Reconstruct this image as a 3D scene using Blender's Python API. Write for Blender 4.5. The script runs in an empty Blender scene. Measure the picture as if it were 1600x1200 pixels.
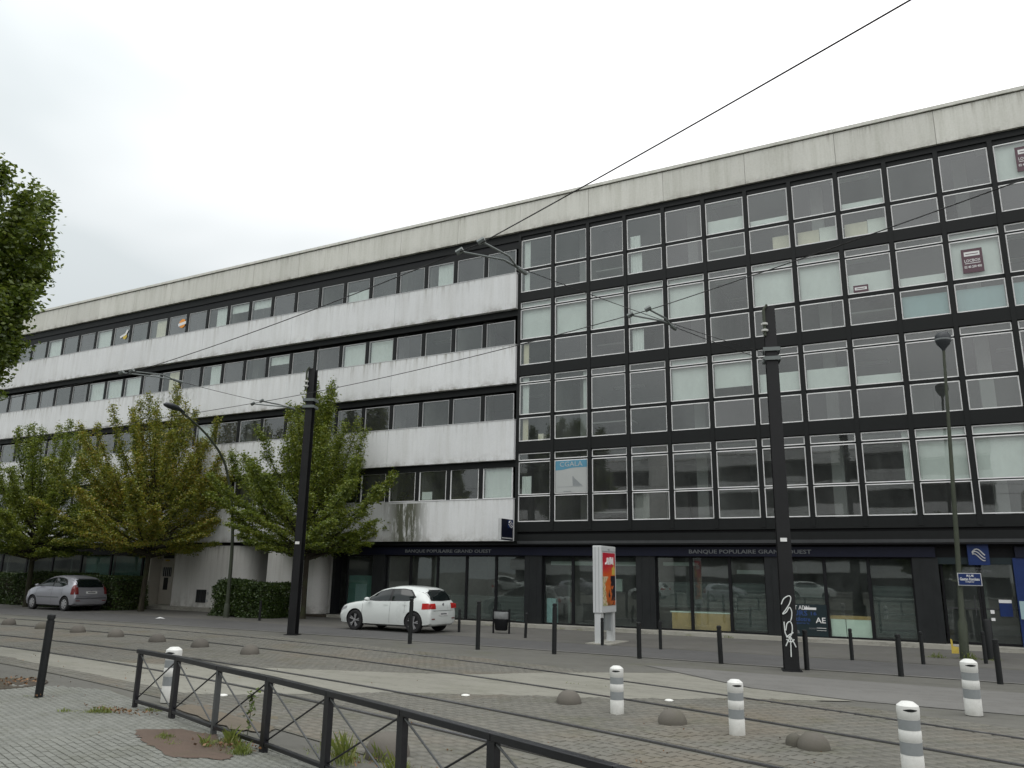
import bpy, bmesh, math, random
import numpy as np
from mathutils import Vector, Matrix
from mathutils.bvhtree import BVHTree
R = math.radians
rnd = random.Random(7)
sc = bpy.context.scene
C = sc.collection

# ---------------------------------------------------------------- camera
cam = bpy.data.objects.new('camera', bpy.data.cameras.new('camera'))
C.objects.link(cam)
cam.data.sensor_width = 36.0
cam.data.lens = 27.464
cam.data.clip_start = 0.1
cam.data.clip_end = 2000
cam.matrix_world = (Matrix.Translation((14.125, -27.183, 1.94)) @ Matrix.Rotation(0.4895, 4, 'Z')
                    @ Matrix.Rotation(math.pi / 2 + 0.2378, 4, 'X') @ Matrix.Rotation(0.0165, 4, 'Z'))
sc.camera = cam

# ---------------------------------------------------------------- sky
world = bpy.data.worlds.new('World')
sc.world = world
world.use_nodes = True
wn, wl = world.node_tree.nodes, world.node_tree.links
wn.clear()
SUN_EL, SUN_AZ = R(52), R(205)
sky = wn.new('ShaderNodeTexSky'); sky.sky_type = 'NISHITA'; sky.sun_disc = False
sky.sun_elevation = SUN_EL; sky.sun_rotation = SUN_AZ
sky.dust_density = 3.0
tc = wn.new('ShaderNodeTexCoord')
mp = wn.new('ShaderNodeMapping'); mp.inputs['Scale'].default_value = (1.0, 1.0, 2.0)
mp.inputs['Location'].default_value = (0.35, 0.2, 0.0)
nz = wn.new('ShaderNodeTexNoise'); nz.inputs['Scale'].default_value = 1.35
nz.inputs['Detail'].default_value = 4; nz.inputs['Roughness'].default_value = 0.45
nz.inputs['Distortion'].default_value = 0.3
cr = wn.new('ShaderNodeValToRGB')
cr.color_ramp.elements[0].position = 0.36; cr.color_ramp.elements[0].color = (0.49, 0.525, 0.535, 1)
cr.color_ramp.elements[1].position = 0.73; cr.color_ramp.elements[1].color = (0.98, 0.965, 0.965, 1)
sep = wn.new('ShaderNodeVectorMath'); sep.operation = 'DOT_PRODUCT'
sep.inputs[1].default_value = (0.80, 0.30, 0.35)      # the cloud deck thins towards the east
mr = wn.new('ShaderNodeMapRange')
mr.inputs['From Min'].default_value = -0.6; mr.inputs['From Max'].default_value = 0.75
mr.inputs['To Min'].default_value = -0.17; mr.inputs['To Max'].default_value = 0.24
ad = wn.new('ShaderNodeMath'); ad.operation = 'ADD'
bgc = wn.new('ShaderNodeBackground'); bgc.inputs['Strength'].default_value = 1.0
bgs = wn.new('ShaderNodeBackground'); bgs.inputs['Strength'].default_value = 0.06
mx = wn.new('ShaderNodeMixShader'); mx.inputs[0].default_value = 0.93
out = wn.new('ShaderNodeOutputWorld')
wl.new(tc.outputs['Generated'], mp.inputs['Vector']); wl.new(mp.outputs[0], nz.inputs['Vector'])
wl.new(tc.outputs['Generated'], sep.inputs[0]); wl.new(sep.outputs['Value'], mr.inputs['Value'])
wl.new(nz.outputs['Fac'], ad.inputs[0]); wl.new(mr.outputs[0], ad.inputs[1]); wl.new(ad.outputs[0], cr.inputs['Fac'])
sz = wn.new('ShaderNodeSeparateXYZ'); wl.new(tc.outputs['Generated'], sz.inputs[0])
el = wn.new('ShaderNodeMapRange')                      # an overcast sky is brighter overhead than near the horizon
el.inputs['From Min'].default_value = 0.0; el.inputs['From Max'].default_value = 1.0
el.inputs['To Min'].default_value = 0.84; el.inputs['To Max'].default_value = 2.2
wl.new(sz.outputs[2], el.inputs['Value']); wl.new(el.outputs[0], bgc.inputs['Strength'])
wl.new(cr.outputs['Color'], bgc.inputs['Color']); wl.new(sky.outputs['Color'], bgs.inputs['Color'])
wl.new(bgs.outputs[0], mx.inputs[1]); wl.new(bgc.outputs[0], mx.inputs[2]); wl.new(mx.outputs[0], out.inputs[0])

sun = bpy.data.objects.new('sun', bpy.data.lights.new('sun', 'SUN'))
sun.data.energy = 0.5; sun.data.angle = R(40); sun.data.color = (1.0, 0.97, 0.93)
sun.rotation_euler = (R(90) - SUN_EL, 0, math.pi - SUN_AZ)
C.objects.link(sun)

sc.view_settings.view_transform = 'Standard'; sc.view_settings.look = 'None'
sc.view_settings.exposure = 0.26; sc.view_settings.gamma = 1.0
sc.view_settings.use_curve_mapping = False
sc.cycles.max_bounces = 8; sc.cycles.transparent_max_bounces = 24
sc.cycles.caustics_reflective = False; sc.cycles.caustics_refractive = False

# ---------------------------------------------------------------- helpers
class MB:
    def __init__(s): s.v = []; s.f = []; s.m = []
    def add(s, vs, fs, mi=0):
        b = len(s.v); s.v += [tuple(v) for v in vs]
        for f in fs: s.f.append(tuple(i + b for i in f)); s.m.append(mi)
    def box(s, x0, x1, y0, y1, z0, z1, mi=0):
        s.add([(x0,y0,z0),(x1,y0,z0),(x1,y1,z0),(x0,y1,z0),(x0,y0,z1),(x1,y0,z1),(x1,y1,z1),(x0,y1,z1)],
              [(0,3,2,1),(4,5,6,7),(0,1,5,4),(1,2,6,5),(2,3,7,6),(3,0,4,7)], mi)
    def tube(s, pts, r, n=8, mi=0, caps=True):
        pts = [Vector(p) for p in pts]
        rs = r if isinstance(r, (list, tuple)) else [r] * len(pts)
        rings = []
        up = None
        for i, p in enumerate(pts):
            d = (pts[min(i+1, len(pts)-1)] - pts[max(i-1, 0)])
            d = d.normalized() if d.length > 1e-9 else Vector((0,0,1))
            a = Vector((1,0,0)) if abs(d.x) < 0.9 else Vector((0,1,0))
            u = d.cross(a).normalized() if up is None else (up - d * up.dot(d)).normalized()
            up = u
            w = d.cross(u)
            rings.append([p + (u * math.cos(2*math.pi*k/n) + w * math.sin(2*math.pi*k/n)) * rs[i] for k in range(n)])
        vs = [v for ring in rings for v in ring]; fs = []
        for i in range(len(pts)-1):
            for k in range(n):
                a, b = i*n+k, i*n+(k+1) % n
                fs.append((a, b, b+n, a+n))
        if caps:
            fs.append(tuple(range(n-1, -1, -1))); fs.append(tuple(range((len(pts)-1)*n, len(pts)*n)))
        s.add(vs, fs, mi)
    def lathe(s, prof, n=20, mi=0, c=(0,0,0), ax='z'):
        vs = []; fs = []
        for (r, z) in prof:
            for k in range(n):
                a = 2*math.pi*k/n
                p = (r*math.cos(a), r*math.sin(a), z)
                if ax == 'y': p = (p[0], p[2], p[1])
                vs.append((p[0]+c[0], p[1]+c[1], p[2]+c[2]))
        for i in range(len(prof)-1):
            for k in range(n):
                a, b = i*n+k, i*n+(k+1) % n
                fs.append((a, b, b+n, a+n) if ax == 'z' else (a, a+n, b+n, b))
        s.add(vs, fs, mi)
    def poly(s, pts, mi=0): s.add(pts, [tuple(range(len(pts)))], mi)
    def mesh(s, name, mats, smooth=None):
        me = bpy.data.meshes.new(name)
        me.from_pydata(s.v, [], s.f)
        for m in (mats if isinstance(mats, (list, tuple)) else [mats]): me.materials.append(m)
        if any(s.m): me.polygons.foreach_set('material_index', s.m)
        if smooth is not None:
            me.polygons.foreach_set('use_smooth', [True] * len(me.polygons))
            me.update(); me.set_sharp_from_angle(angle=R(smooth))
        me.update()
        return me

def link(name, me, parent=None, loc=(0,0,0), rz=0.0):
    o = bpy.data.objects.new(name, me); C.objects.link(o)
    o.location = loc; o.rotation_euler = (0, 0, rz)
    if parent is not None: o.parent = parent
    return o
def obj(name, mb, mats, parent=None, smooth=None, loc=(0,0,0), rz=0.0):
    return link(name, mb.mesh(name, mats, smooth), parent, loc, rz)
def tag(o, label, cat, group=None):
    o['label'] = label; o['category'] = cat
    if group: o['group'] = group
    return o
def thing(name, label, cat, loc=(0,0,0), rz=0.0, group=None):
    o = bpy.data.objects.new(name, None); C.objects.link(o)
    o.empty_display_size = 0.2
    o.location = loc; o.rotation_euler = (0,0,rz)
    return tag(o, label, cat, group)
def structure(o): o['kind'] = 'structure'; return o
def kids(o): return list(o.children)
def copy_tree(o, label=None, loc=None, rz=None, parent=None):
    c = o.copy(); C.objects.link(c)
    if parent is not None: c.parent = parent
    for ch in kids(o): copy_tree(ch, parent=c)
    if label: c['label'] = label
    if loc is not None: c.location = loc
    if rz is not None: c.rotation_euler = (0,0,rz)
    return c
def fast_mesh(name, V, F, mats, mi=None, smooth=False):
    me = bpy.data.meshes.new(name)
    V = np.asarray(V, dtype=np.float32); F = np.asarray(F, dtype=np.int32)
    k = F.shape[1]
    me.vertices.add(len(V)); me.vertices.foreach_set('co', V.ravel())
    me.loops.add(F.size); me.loops.foreach_set('vertex_index', F.ravel())
    me.polygons.add(len(F)); me.polygons.foreach_set('loop_start', np.arange(0, F.size, k, dtype=np.int32))
    try: me.polygons.foreach_set('loop_total', np.full(len(F), k, dtype=np.int32))
    except Exception: pass
    if mi is not None: me.polygons.foreach_set('material_index', np.asarray(mi, dtype=np.int32))
    for m in (mats if isinstance(mats, (list, tuple)) else [mats]): me.materials.append(m)
    me.update(calc_edges=True); me.validate()
    return me

# ---------------------------------------------------------------- materials
class M:
    def __init__(s, name, rough=0.7, metal=0.0, spec=0.5, base=(0.5,0.5,0.5)):
        s.m = bpy.data.materials.new(name); s.m.use_nodes = True
        s.n = s.m.node_tree.nodes; s.l = s.m.node_tree.links
        s.b = s.n['Principled BSDF']
        s.b.inputs['Base Color'].default_value = (*base, 1); s.b.inputs['Roughness'].default_value = rough
        s.b.inputs['Metallic'].default_value = metal; s.b.inputs['Specular IOR Level'].default_value = spec
        s.pos = None
    def P(s):
        if s.pos is None: s.pos = s.n.new('ShaderNodeNewGeometry')
        return s.pos.outputs['Position']
    def noise(s, scale, detail=4, rough=0.6, stretch=(1,1,1), off=(0,0,0), src=None, dist=0.0):
        mp = s.n.new('ShaderNodeMapping'); mp.inputs['Scale'].default_value = stretch; mp.inputs['Location'].default_value = off
        s.l.new(src or s.P(), mp.inputs['Vector'])
        t = s.n.new('ShaderNodeTexNoise'); t.inputs['Scale'].default_value = scale
        t.inputs['Detail'].default_value = detail; t.inputs['Roughness'].default_value = rough
        t.inputs['Distortion'].default_value = dist
        s.l.new(mp.outputs[0], t.inputs['Vector']); return t.outputs['Fac']
    def ramp(s, fac, stops):
        r = s.n.new('ShaderNodeValToRGB'); e = r.color_ramp.elements
        while len(e) < len(stops): e.new(0.5)
        for i, (p, c) in enumerate(stops):
            e[i].position = p; e[i].color = (*c, 1) if len(c) == 3 else c
        s.l.new(fac, r.inputs['Fac']); return r.outputs['Color']
    def mix(s, fac, a, b, mode='MIX'):
        x = s.n.new('ShaderNodeMix'); x.data_type = 'RGBA'; x.blend_type = mode
        for sock, val in ((x.inputs[0], fac), (x.inputs[6], a), (x.inputs[7], b)):
            if isinstance(val, (int, float)): sock.default_value = val
            elif isinstance(val, tuple): sock.default_value = (*val, 1)
            else: s.l.new(val, sock)
        return x.outputs[2]
    def math(s, op, a, b=None, clamp=False):
        x = s.n.new('ShaderNodeMath'); x.operation = op; x.use_clamp = clamp
        for sock, val in ((x.inputs[0], a), (x.inputs[1], b)):
            if val is None: continue
            if isinstance(val, (int, float)): sock.default_value = val
            else: s.l.new(val, sock)
        return x.outputs[0]
    def color(s, sock): s.l.new(sock, s.b.inputs['Base Color']); return s
    def rough(s, sock): s.l.new(sock, s.b.inputs['Roughness']); return s
    def bump(s, sock, strength=0.3, dist=0.01):
        b = s.n.new('ShaderNodeBump'); b.inputs['Strength'].default_value = strength; b.inputs['Distance'].default_value = dist
        s.l.new(sock, b.inputs['Height']); s.l.new(b.outputs[0], s.b.inputs['Normal']); return s
    def island(s):
        if s.pos is None: s.P()
        return s.pos.outputs['Random Per Island']
    def objrand(s):
        return s.n.new('ShaderNodeObjectInfo').outputs['Random']
    def gen(s, axis):
        t = s.n.new('ShaderNodeTexCoord'); x = s.n.new('ShaderNodeSeparateXYZ'); s.l.new(t.outputs['Generated'], x.inputs[0])
        return x.outputs[axis]

def g3(v, t=(1,1,1)): return tuple(v * k for k in t)
MAT = {}
def concrete(name, lo, hi, tint, stain, streaks=0.5):
    m = M(name, 0.88, spec=0.25)
    big = m.noise(0.35, 4, 0.6); st = m.noise(1.0, 6, 0.7, stretch=(3.2, 3.2, 0.16))
    fine = m.noise(14, 5, 0.7)
    base = m.ramp(big, [(0.3, g3(lo, tint)), (0.72, g3(hi, tint))])
    base = m.mix(m.math('MULTIPLY', m.ramp(st, [(0.46, (0,0,0)), (0.80, (1,1,1))]), streaks), base, stain)
    base = m.mix(0.20, base, m.ramp(fine, [(0.3, (0.30,0.30,0.27)), (0.7, (0.75,0.75,0.72))]), 'OVERLAY')
    # dirt that has run down from the sill, denser near the top of a panel
    z = m.gen(2); grad = m.math('POWER', z, 5.0)
    drip = m.noise(1.0, 5, 0.75, stretch=(5.5, 5.5, 0.35), off=(3,1,2))
    grad = m.math('ADD', grad, m.math('MULTIPLY', m.math('POWER', z, 2.0), 0.28))
    dm = m.math('MULTIPLY', m.math('MULTIPLY', m.ramp(drip, [(0.50, (0,0,0)), (0.72, (1,1,1))]), m.ramp(m.noise(0.16, 3, .6, off=(11,0,5)), [(.42, (.25,.25,.25)), (.62, (1,1,1))])), grad, True)
    base = m.mix(dm, base, (0.20, 0.185, 0.14))
    lowd = m.math('POWER', m.math('SUBTRACT', 1.0, z), 9.0)
    ld = m.math('MULTIPLY', m.ramp(m.noise(2.2, 5, 0.7), [(0.42, (0,0,0)), (0.7, (1,1,1))]), lowd, True)
    base = m.mix(ld, base, (0.24, 0.23, 0.20))
    tone = m.ramp(m.objrand(), [(0, (0.93,0.93,0.93)), (1, (1,1,1))])
    base = m.mix(1.0, base, tone, 'MULTIPLY')
    m.color(base).bump(fine, 0.25, 0.01)
    MAT[name] = m
concrete('white_concrete', 0.67, 0.77, (0.97, 0.995, 1.0), (0.46, 0.46, 0.43), 0.45)
concrete('parapet_concrete', 0.58, 0.66, (1.0, 1.005, 0.93), (0.34, 0.35, 0.29), 0.55)
concrete('rendered_wall', 0.70, 0.78, (1.0, 1.0, 0.97), (0.38, 0.37, 0.34), 0.4)
# moss stain under the sill of the lowest band, where the photo shows it
m = MAT['white_concrete']
old = m.b.inputs['Base Color'].links[0].from_socket
sx = m.n.new('ShaderNodeSeparateXYZ'); m.l.new(m.P(), sx.inputs[0])
dx = m.math('ABSOLUTE', m.math('ADD', sx.outputs[0], 5.15))
near = m.math('SUBTRACT', 1.5, m.math('MULTIPLY', dx, 1.25), True)
lowz = m.math('LESS_THAN', sx.outputs[2], 4.7)
dr = m.ramp(m.noise(1.0, 6, 0.75, stretch=(6, 6, 1.0), off=(5, 0, 0)), [(0.36, (0,0,0)), (0.50, (1,1,1))])
msk = m.math('MULTIPLY', m.math('MULTIPLY', near, lowz), dr, True)
dx2 = m.math('ABSOLUTE', m.math('ADD', sx.outputs[0], 20.3)); near2 = m.math('SUBTRACT', 1.0, m.math('MULTIPLY', dx2, 0.55), True)
band2 = m.math('MULTIPLY', m.math('GREATER_THAN', sx.outputs[2], 10.35), m.math('LESS_THAN', sx.outputs[2], 10.99))
dr2 = m.ramp(m.noise(1.0, 6, 0.75, stretch=(4, 4, 3), off=(9, 0, 0)), [(0.45, (0,0,0)), (0.62, (1,1,1))])
msk2 = m.math('MULTIPLY', m.math('MULTIPLY', near2, band2), dr2, True)
m.color(m.mix(m.math('MULTIPLY', m.math('ADD', msk, msk2, True), 0.92), old, (0.055, 0.06, 0.028)))

def painted(name, col, rough=0.55, var=0.25, metal=0.0, scale=3.0, spec=0.4):
    m = M(name, rough, metal, spec)
    n1 = m.noise(scale, 5, 0.65); n2 = m.noise(scale*9, 4, 0.6)
    m.color(m.ramp(m.math('ADD', m.math('MULTIPLY', n1, 0.6), m.math('MULTIPLY', n2, 0.4)),
            [(0.3, g3(1-var, col)), (0.7, g3(1+var*0.6, col))]))
    m.rough(m.math('ADD', m.math('MULTIPLY', n1, 0.25), rough-0.12))
    MAT[name] = m; return m
painted('dark_metal', (0.0095, 0.011, 0.011), 0.55, spec=0.22)
painted('black_metal', (0.007, 0.0075, 0.009), 0.5, spec=0.25)
painted('pier_panel', (0.014, 0.016, 0.017), 0.42, spec=0.35)
painted('edge_trim', (0.045, 0.048, 0.05), 0.4, 0.2)
painted('white_bead', (0.80, 0.81, 0.80), 0.5, 0.1)
painted('alu', (0.48, 0.49, 0.49), 0.4, 0.15)
painted('sign_blue', (0.003, 0.0045, 0.017), 0.5, spec=0.3)
painted('logo_blue', (0.004, 0.022, 0.11), 0.45)  # darkened to stand in for the deep shade under the soffit
painted('letter_grey', (0.14, 0.15, 0.155), 0.5, 0.1)
painted('paper_white', (0.72, 0.73, 0.72), 0.7, 0.08)
painted('paper_dimmed', (0.40, 0.42, 0.41), 0.5, 0.06)  # white paper darkened as if dimmed by the pane before it
painted('interior_wall', (0.22, 0.22, 0.21), 0.9, 0.25, scale=0.5)
painted('interior_column', (0.42, 0.43, 0.42), 0.9, 0.1, scale=0.5)
painted('interior_floor', (0.09, 0.085, 0.08), 0.8, 0.3, scale=0.5)
painted('blind_fabric', (0.66, 0.69, 0.67), 0.85, 0.07, scale=1.0)
painted('blind_blue', (0.30, 0.42, 0.44), 0.85, 0.07, scale=1.0)
painted('curtain_cream', (0.68, 0.62, 0.48), 0.85, 0.1, scale=2.0)
painted('timber', (0.50, 0.31, 0.13), 0.5, 0.25, scale=5)
painted('cabinet_white', (0.80, 0.82, 0.76), 0.6, 0.08)
painted('teal_panel', (0.10, 0.22, 0.20), 0.5, 0.15)
painted('orange_sticker', (0.75, 0.30, 0.05), 0.5, 0.05)
painted('plum_sign', (0.10, 0.055, 0.07), 0.5, 0.1)
painted('poster_cyan', (0.09, 0.26, 0.37), 0.5, 0.05)
painted('poster_dark', (0.01, 0.022, 0.026), 0.4, 0.1)
painted('poster_blue', (0.03, 0.07, 0.22), 0.5, 0.05)
painted('totem_grey', (0.55, 0.57, 0.57), 0.4, 0.06)
painted('yellow_paper', (0.55, 0.42, 0.08), 0.6, 0.05)
painted('door_cream', (0.50, 0.48, 0.42), 0.6, 0.1)
painted('bollard_black', (0.009, 0.0105, 0.011), 0.5, 0.4, spec=0.35)
painted('pole_black', (0.0085, 0.009, 0.010), 0.5, 0.4, spec=0.35)
painted('fence_grey', (0.0085, 0.009, 0.0115), 0.36, 0.5, scale=8, spec=0.5)
painted('fence_light', (0.065, 0.07, 0.07), 0.45, 0.25, scale=8)
painted('lamp_green', (0.045, 0.055, 0.035), 0.6, 0.4, scale=2)
painted('lamp_head', (0.035, 0.04, 0.045), 0.45, 0.2)
painted('wire_black', (0.012, 0.012, 0.012), 0.5)
painted('steel_tube', (0.15, 0.17, 0.165), 0.45, 0.2, metal=0.3)
painted('white_plastic', (0.66, 0.67, 0.64), 0.55, 0.14, scale=7)
m = MAT['white_plastic']; old = m.b.inputs['Base Color'].links[0].from_socket
sx = m.n.new('ShaderNodeSeparateXYZ'); m.l.new(m.P(), sx.inputs[0])
low = m.math('MULTIPLY', m.math('SUBTRACT', 0.30, sx.outputs[2], True), 2.6, True)
scf = m.ramp(m.noise(9, 6, .75, stretch=(1, 1, .6)), [(.58, (0,0,0)), (.70, (1,1,1))])
m.color(m.mix(m.math('MULTIPLY', scf, .55), m.mix(m.math('MULTIPLY', low, m.noise(6, 4, .7)), old, (.22, .21, .17)), (.25, .25, .24)))
painted('grey_reflector', (0.25, 0.27, 0.275), 0.35, 0.12)
painted('red_plastic', (0.42, 0.018, 0.015), 0.2, 0.1)
painted('dark_red', (0.16, 0.02, 0.02), 0.25, 0.1)
painted('tyre_rubber', (0.016, 0.016, 0.017), 0.8, 0.2)
painted('wheel_dark', (0.02, 0.02, 0.022), 0.6, 0.2)
painted('alloy', (0.42, 0.42, 0.43), 0.35, 0.1, metal=0.5)
painted('hub_cap', (0.36, 0.36, 0.37), 0.4, 0.1, metal=0.3)
painted('black_plastic', (0.015, 0.015, 0.016), 0.5, 0.15)
painted('bag_grey', (0.22, 0.23, 0.23), 0.35, 0.3, scale=12)
painted('rail_steel', (0.20, 0.20, 0.21), 0.32, 0.35, metal=0.8, scale=1.5)
painted('groove', (0.040, 0.039, 0.034), 0.9, 0.3, scale=2)
painted('stud_white', (0.75, 0.76, 0.72), 0.5, 0.05)

def paint_car(name, col, rough, metal, coat):
    m = M(name, rough, metal, 0.5, col); m.b.inputs['Coat Weight'].default_value = coat
    m.b.inputs['Coat Roughness'].default_value = 0.08
    n1 = m.noise(1.4, 4, 0.6)
    sx = m.n.new('ShaderNodeSeparateXYZ'); m.l.new(m.P(), sx.inputs[0])
    low = m.math('MULTIPLY', m.math('SUBTRACT', 0.75, sx.outputs[2], True), 0.5)
    m.color(m.mix(m.math('MULTIPLY', low, n1), col, (0.20, 0.18, 0.15)))
    m.rough(m.math('ADD', m.math('MULTIPLY', n1, 0.12), rough - 0.05)); MAT[name] = m
paint_car('car_white', (0.66, 0.70, 0.68), 0.28, 0.0, 0.8)
paint_car('car_silver', (0.34, 0.345, 0.38), 0.38, 0.5, 0.6)
paint_car('car_dark', (0.03, 0.035, 0.05), 0.3, 0.2, 0.8)

def glass(name, tint, boost, dark=0.5, wob=0.0025):
    """Reflecting pane over a partly absorbing transparent body."""
    m = M(name); nt = m.m.node_tree; m.n.remove(m.b)
    o = m.n['Material Output']
    tr = m.n.new('ShaderNodeBsdfTransparent'); tr.inputs['Color'].default_value = (*g3(dark, tint), 1)
    gl = m.n.new('ShaderNodeBsdfGlossy'); gl.inputs['Roughness'].default_value = 0.012
    gl.inputs['Color'].default_value = (*tint, 1)
    fr = m.n.new('ShaderNodeFresnel'); fr.inputs['IOR'].default_value = 1.52
    nzf = m.noise(0.7, 1, 0.4); bp = m.n.new('ShaderNodeBump'); bp.inputs['Strength'].default_value = 1.0
    bp.inputs['Distance'].default_value = wob
    m.l.new(nzf, bp.inputs['Height']); m.l.new(bp.outputs[0], gl.inputs['Normal'])
    fac = m.math('MULTIPLY', fr.outputs[0], m.math('ADD', boost*.86, m.math('MULTIPLY', m.objrand(), boost*.34)), True)
    m.P(); fac = m.math('MULTIPLY', fac, m.math('SUBTRACT', 1.0, m.pos.outputs['Backfacing']))   # reflect once, at the outer face
    # a little dust and rain marking on the pane
    dirt = m.n.new('ShaderNodeBsdfDiffuse'); dirt.inputs['Color'].default_value = (0.4, 0.42, 0.41, 1)
    mixs = m.n.new('ShaderNodeMixShader'); m.l.new(fac, mixs.inputs[0]); m.l.new(tr.outputs[0], mixs.inputs[1]); m.l.new(gl.outputs[0], mixs.inputs[2])
    mix2 = m.n.new('ShaderNodeMixShader')
    dn = m.ramp(m.noise(1.2, 5, 0.7, stretch=(1, 1, 0.5)), [(0.3, (0.01,)*3), (0.8, (0.075,)*3)])
    m.l.new(dn, mix2.inputs[0]); m.l.new(mixs.outputs[0], mix2.inputs[1]); m.l.new(dirt.outputs[0], mix2.inputs[2])
    m.l.new(mix2.outputs[0], o.inputs[0]); MAT[name] = m
glass('pane_glass', (0.97, 1.0, 0.985), 2.6, 0.98)
glass('pane_glass_dark', (0.985, 1.0, 0.99), 2.9, 0.87)
glass('shop_glass', (0.93, 1.0, 0.97), 2.3, 0.95)
painted('car_glass', (0.008, 0.012, 0.012), 0.05, 0.1, spec=0.6); MAT['car_glass'].m.node_tree.nodes['Principled BSDF'].inputs['Roughness'].default_value = 0.04; MAT['car_glass'].m.node_tree.links.remove(MAT['car_glass'].b.inputs['Roughness'].links[0])
m = M('frost_film', 0.6, 0, 0.3)
st = m.n.new('ShaderNodeTexWave'); st.wave_type = 'BANDS'; st.bands_direction = 'Z'; st.inputs['Scale'].default_value = 2.2
st.inputs['Distortion'].default_value = 0.0
m.l.new(m.P(), st.inputs['Vector'])
m.color(m.ramp(st.outputs['Fac'], [(0.3, (0.035,0.04,0.042)), (0.7, (0.075,0.082,0.082))]))
m.b.inputs['Alpha'].default_value = 0.75; MAT['frost_film'] = m

def leafmat(name, stops, yel=None, trans=0.35):
    m = M(name); m.n.remove(m.b); o = m.n['Material Output']
    isl = m.island(); n1 = m.noise(0.55, 3, 0.6)
    f = m.math('ADD', m.math('MULTIPLY', isl, 0.45), m.math('MULTIPLY', n1, 0.55))
    col = m.ramp(f, stops)
    d = m.n.new('ShaderNodeBsdfDiffuse'); t = m.n.new('ShaderNodeBsdfTranslucent'); g = m.n.new('ShaderNodeBsdfGlossy')
    g.inputs['Roughness'].default_value = 0.4; g.inputs['Color'].default_value = (0.8, 0.85, 0.8, 1)
    m.l.new(col, d.inputs[0]); m.l.new(col, t.inputs[0])
    a = m.n.new('ShaderNodeMixShader'); a.inputs[0].default_value = trans
    m.l.new(d.outputs[0], a.inputs[1]); m.l.new(t.outputs[0], a.inputs[2])
    b = m.n.new('ShaderNodeMixShader'); b.inputs[0].default_value = 0.05
    m.l.new(a.outputs[0], b.inputs[1]); m.l.new(g.outputs[0], b.inputs[2]); m.l.new(b.outputs[0], o.inputs[0])
    MAT[name] = m
leafmat('leaf_green', [(0.25, (0.070, 0.112, 0.010)), (0.5, (0.150, 0.200, 0.018)), (0.75, (0.26, 0.285, 0.032))])
leafmat('leaf_autumn', [(0.25, (0.080, 0.115, 0.010)), (0.48, (0.190, 0.225, 0.018)), (0.66, (0.31, 0.275, 0.03)), (0.84, (0.32, 0.15, 0.03))])
leafmat('leaf_dark', [(0.25, (0.050, 0.085, 0.010)), (0.5, (0.100, 0.145, 0.016)), (0.78, (0.17, 0.21, 0.022))])
leafmat('leaf_hedge', [(0.25, (0.025, 0.045, 0.012)), (0.6, (0.055, 0.095, 0.018)), (0.85, (0.11, 0.14, 0.03))], trans=0.2)
leafmat('grass_blade', [(0.2, (0.10, 0.14, 0.03)), (0.6, (0.19, 0.23, 0.045)), (0.85, (0.30, 0.26, 0.10))], trans=0.3)
leafmat('dead_leaf', [(0.2, (0.06, 0.035, 0.02)), (0.5, (0.16, 0.085, 0.04)), (0.8, (0.30, 0.16, 0.07))], trans=0.1)
m = M('bark', 0.9, spec=0.2); n1 = m.noise(3, 6, 0.7, stretch=(4, 4, 0.8)); n2 = m.noise(2.5, 4)
m.color(m.mix(m.ramp(n2, [(0.45, (0,0,0)), (0.7, (0.7,)*3)]), m.ramp(n1, [(0.3, (0.022,0.019,0.014)), (0.7, (0.065,0.056,0.042))]), (0.045, 0.055, 0.024)))
m.bump(n1, 0.8, 0.02); MAT['bark'] = m

def ground_mat(name, lo, hi, tint, moss=0.0, patch=0.5, fine=60, rough=0.9):
    m = M(name, rough, spec=0.25)
    a = m.noise(0.25, 5, 0.65); b = m.noise(2.3, 5, 0.7); c = m.noise(fine, 3, 0.7)
    f = m.math('ADD', m.math('MULTIPLY', a, patch), m.math('ADD', m.math('MULTIPLY', b, 0.3), m.math('MULTIPLY', c, 0.7 - patch + 0.0)))
    col = m.ramp(f, [(0.34, g3(lo, tint)), (0.62, g3(hi, tint))])
    if moss: col = m.mix(m.math('MULTIPLY', m.ramp(m.noise(0.7, 6, 0.75, off=(4,4,0)), [(0.52, (0,0,0)), (0.7, (1,1,1))]), moss), col, (0.085, 0.092, 0.045))
    cr_ = m.noise(0.6, 8, 0.75, stretch=(0.25, 1.5, 1), off=(7,2,0))
    col = m.mix(m.math('MULTIPLY', m.ramp(cr_, [(0.485, (0,0,0)), (0.50, (1,1,1)), (0.515, (0,0,0))]), 0.35), col, (0.05, 0.048, 0.04))
    m.color(col).bump(c, 0.35, 0.006); MAT[name] = m
ground_mat('asphalt_old', 0.092, 0.136, (1.0, 0.99, 0.88), moss=0.35)
ground_mat('asphalt_road', 0.078, 0.106, (1.0, 1.0, 0.98))
ground_mat('asphalt_parking', 0.095, 0.135, (1.0, 0.98, 0.90), moss=0.25)
ground_mat('light_concrete', 0.194, 0.251, (1.0, 0.985, 0.84), moss=0.25)
ground_mat('smooth_concrete', 0.133, 0.172, (1.0, 0.99, 0.93))
ground_mat('kerb_stone', 0.27, 0.36, (1.0, 0.98, 0.86), moss=0.3)
ground_mat('red_concrete', 0.075, 0.125, (1.0, 0.74, 0.58), moss=0.8)
ground_mat('tan_concrete', 0.12, 0.16, (1.0, 0.86, 0.66), moss=0.6)
ground_mat('soil', 0.04, 0.08, (1.0, 0.85, 0.65), moss=0.3)
ground_mat('joint_sand', 0.106, 0.152, (1.0, 0.985, 0.84), moss=0.5)
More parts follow.
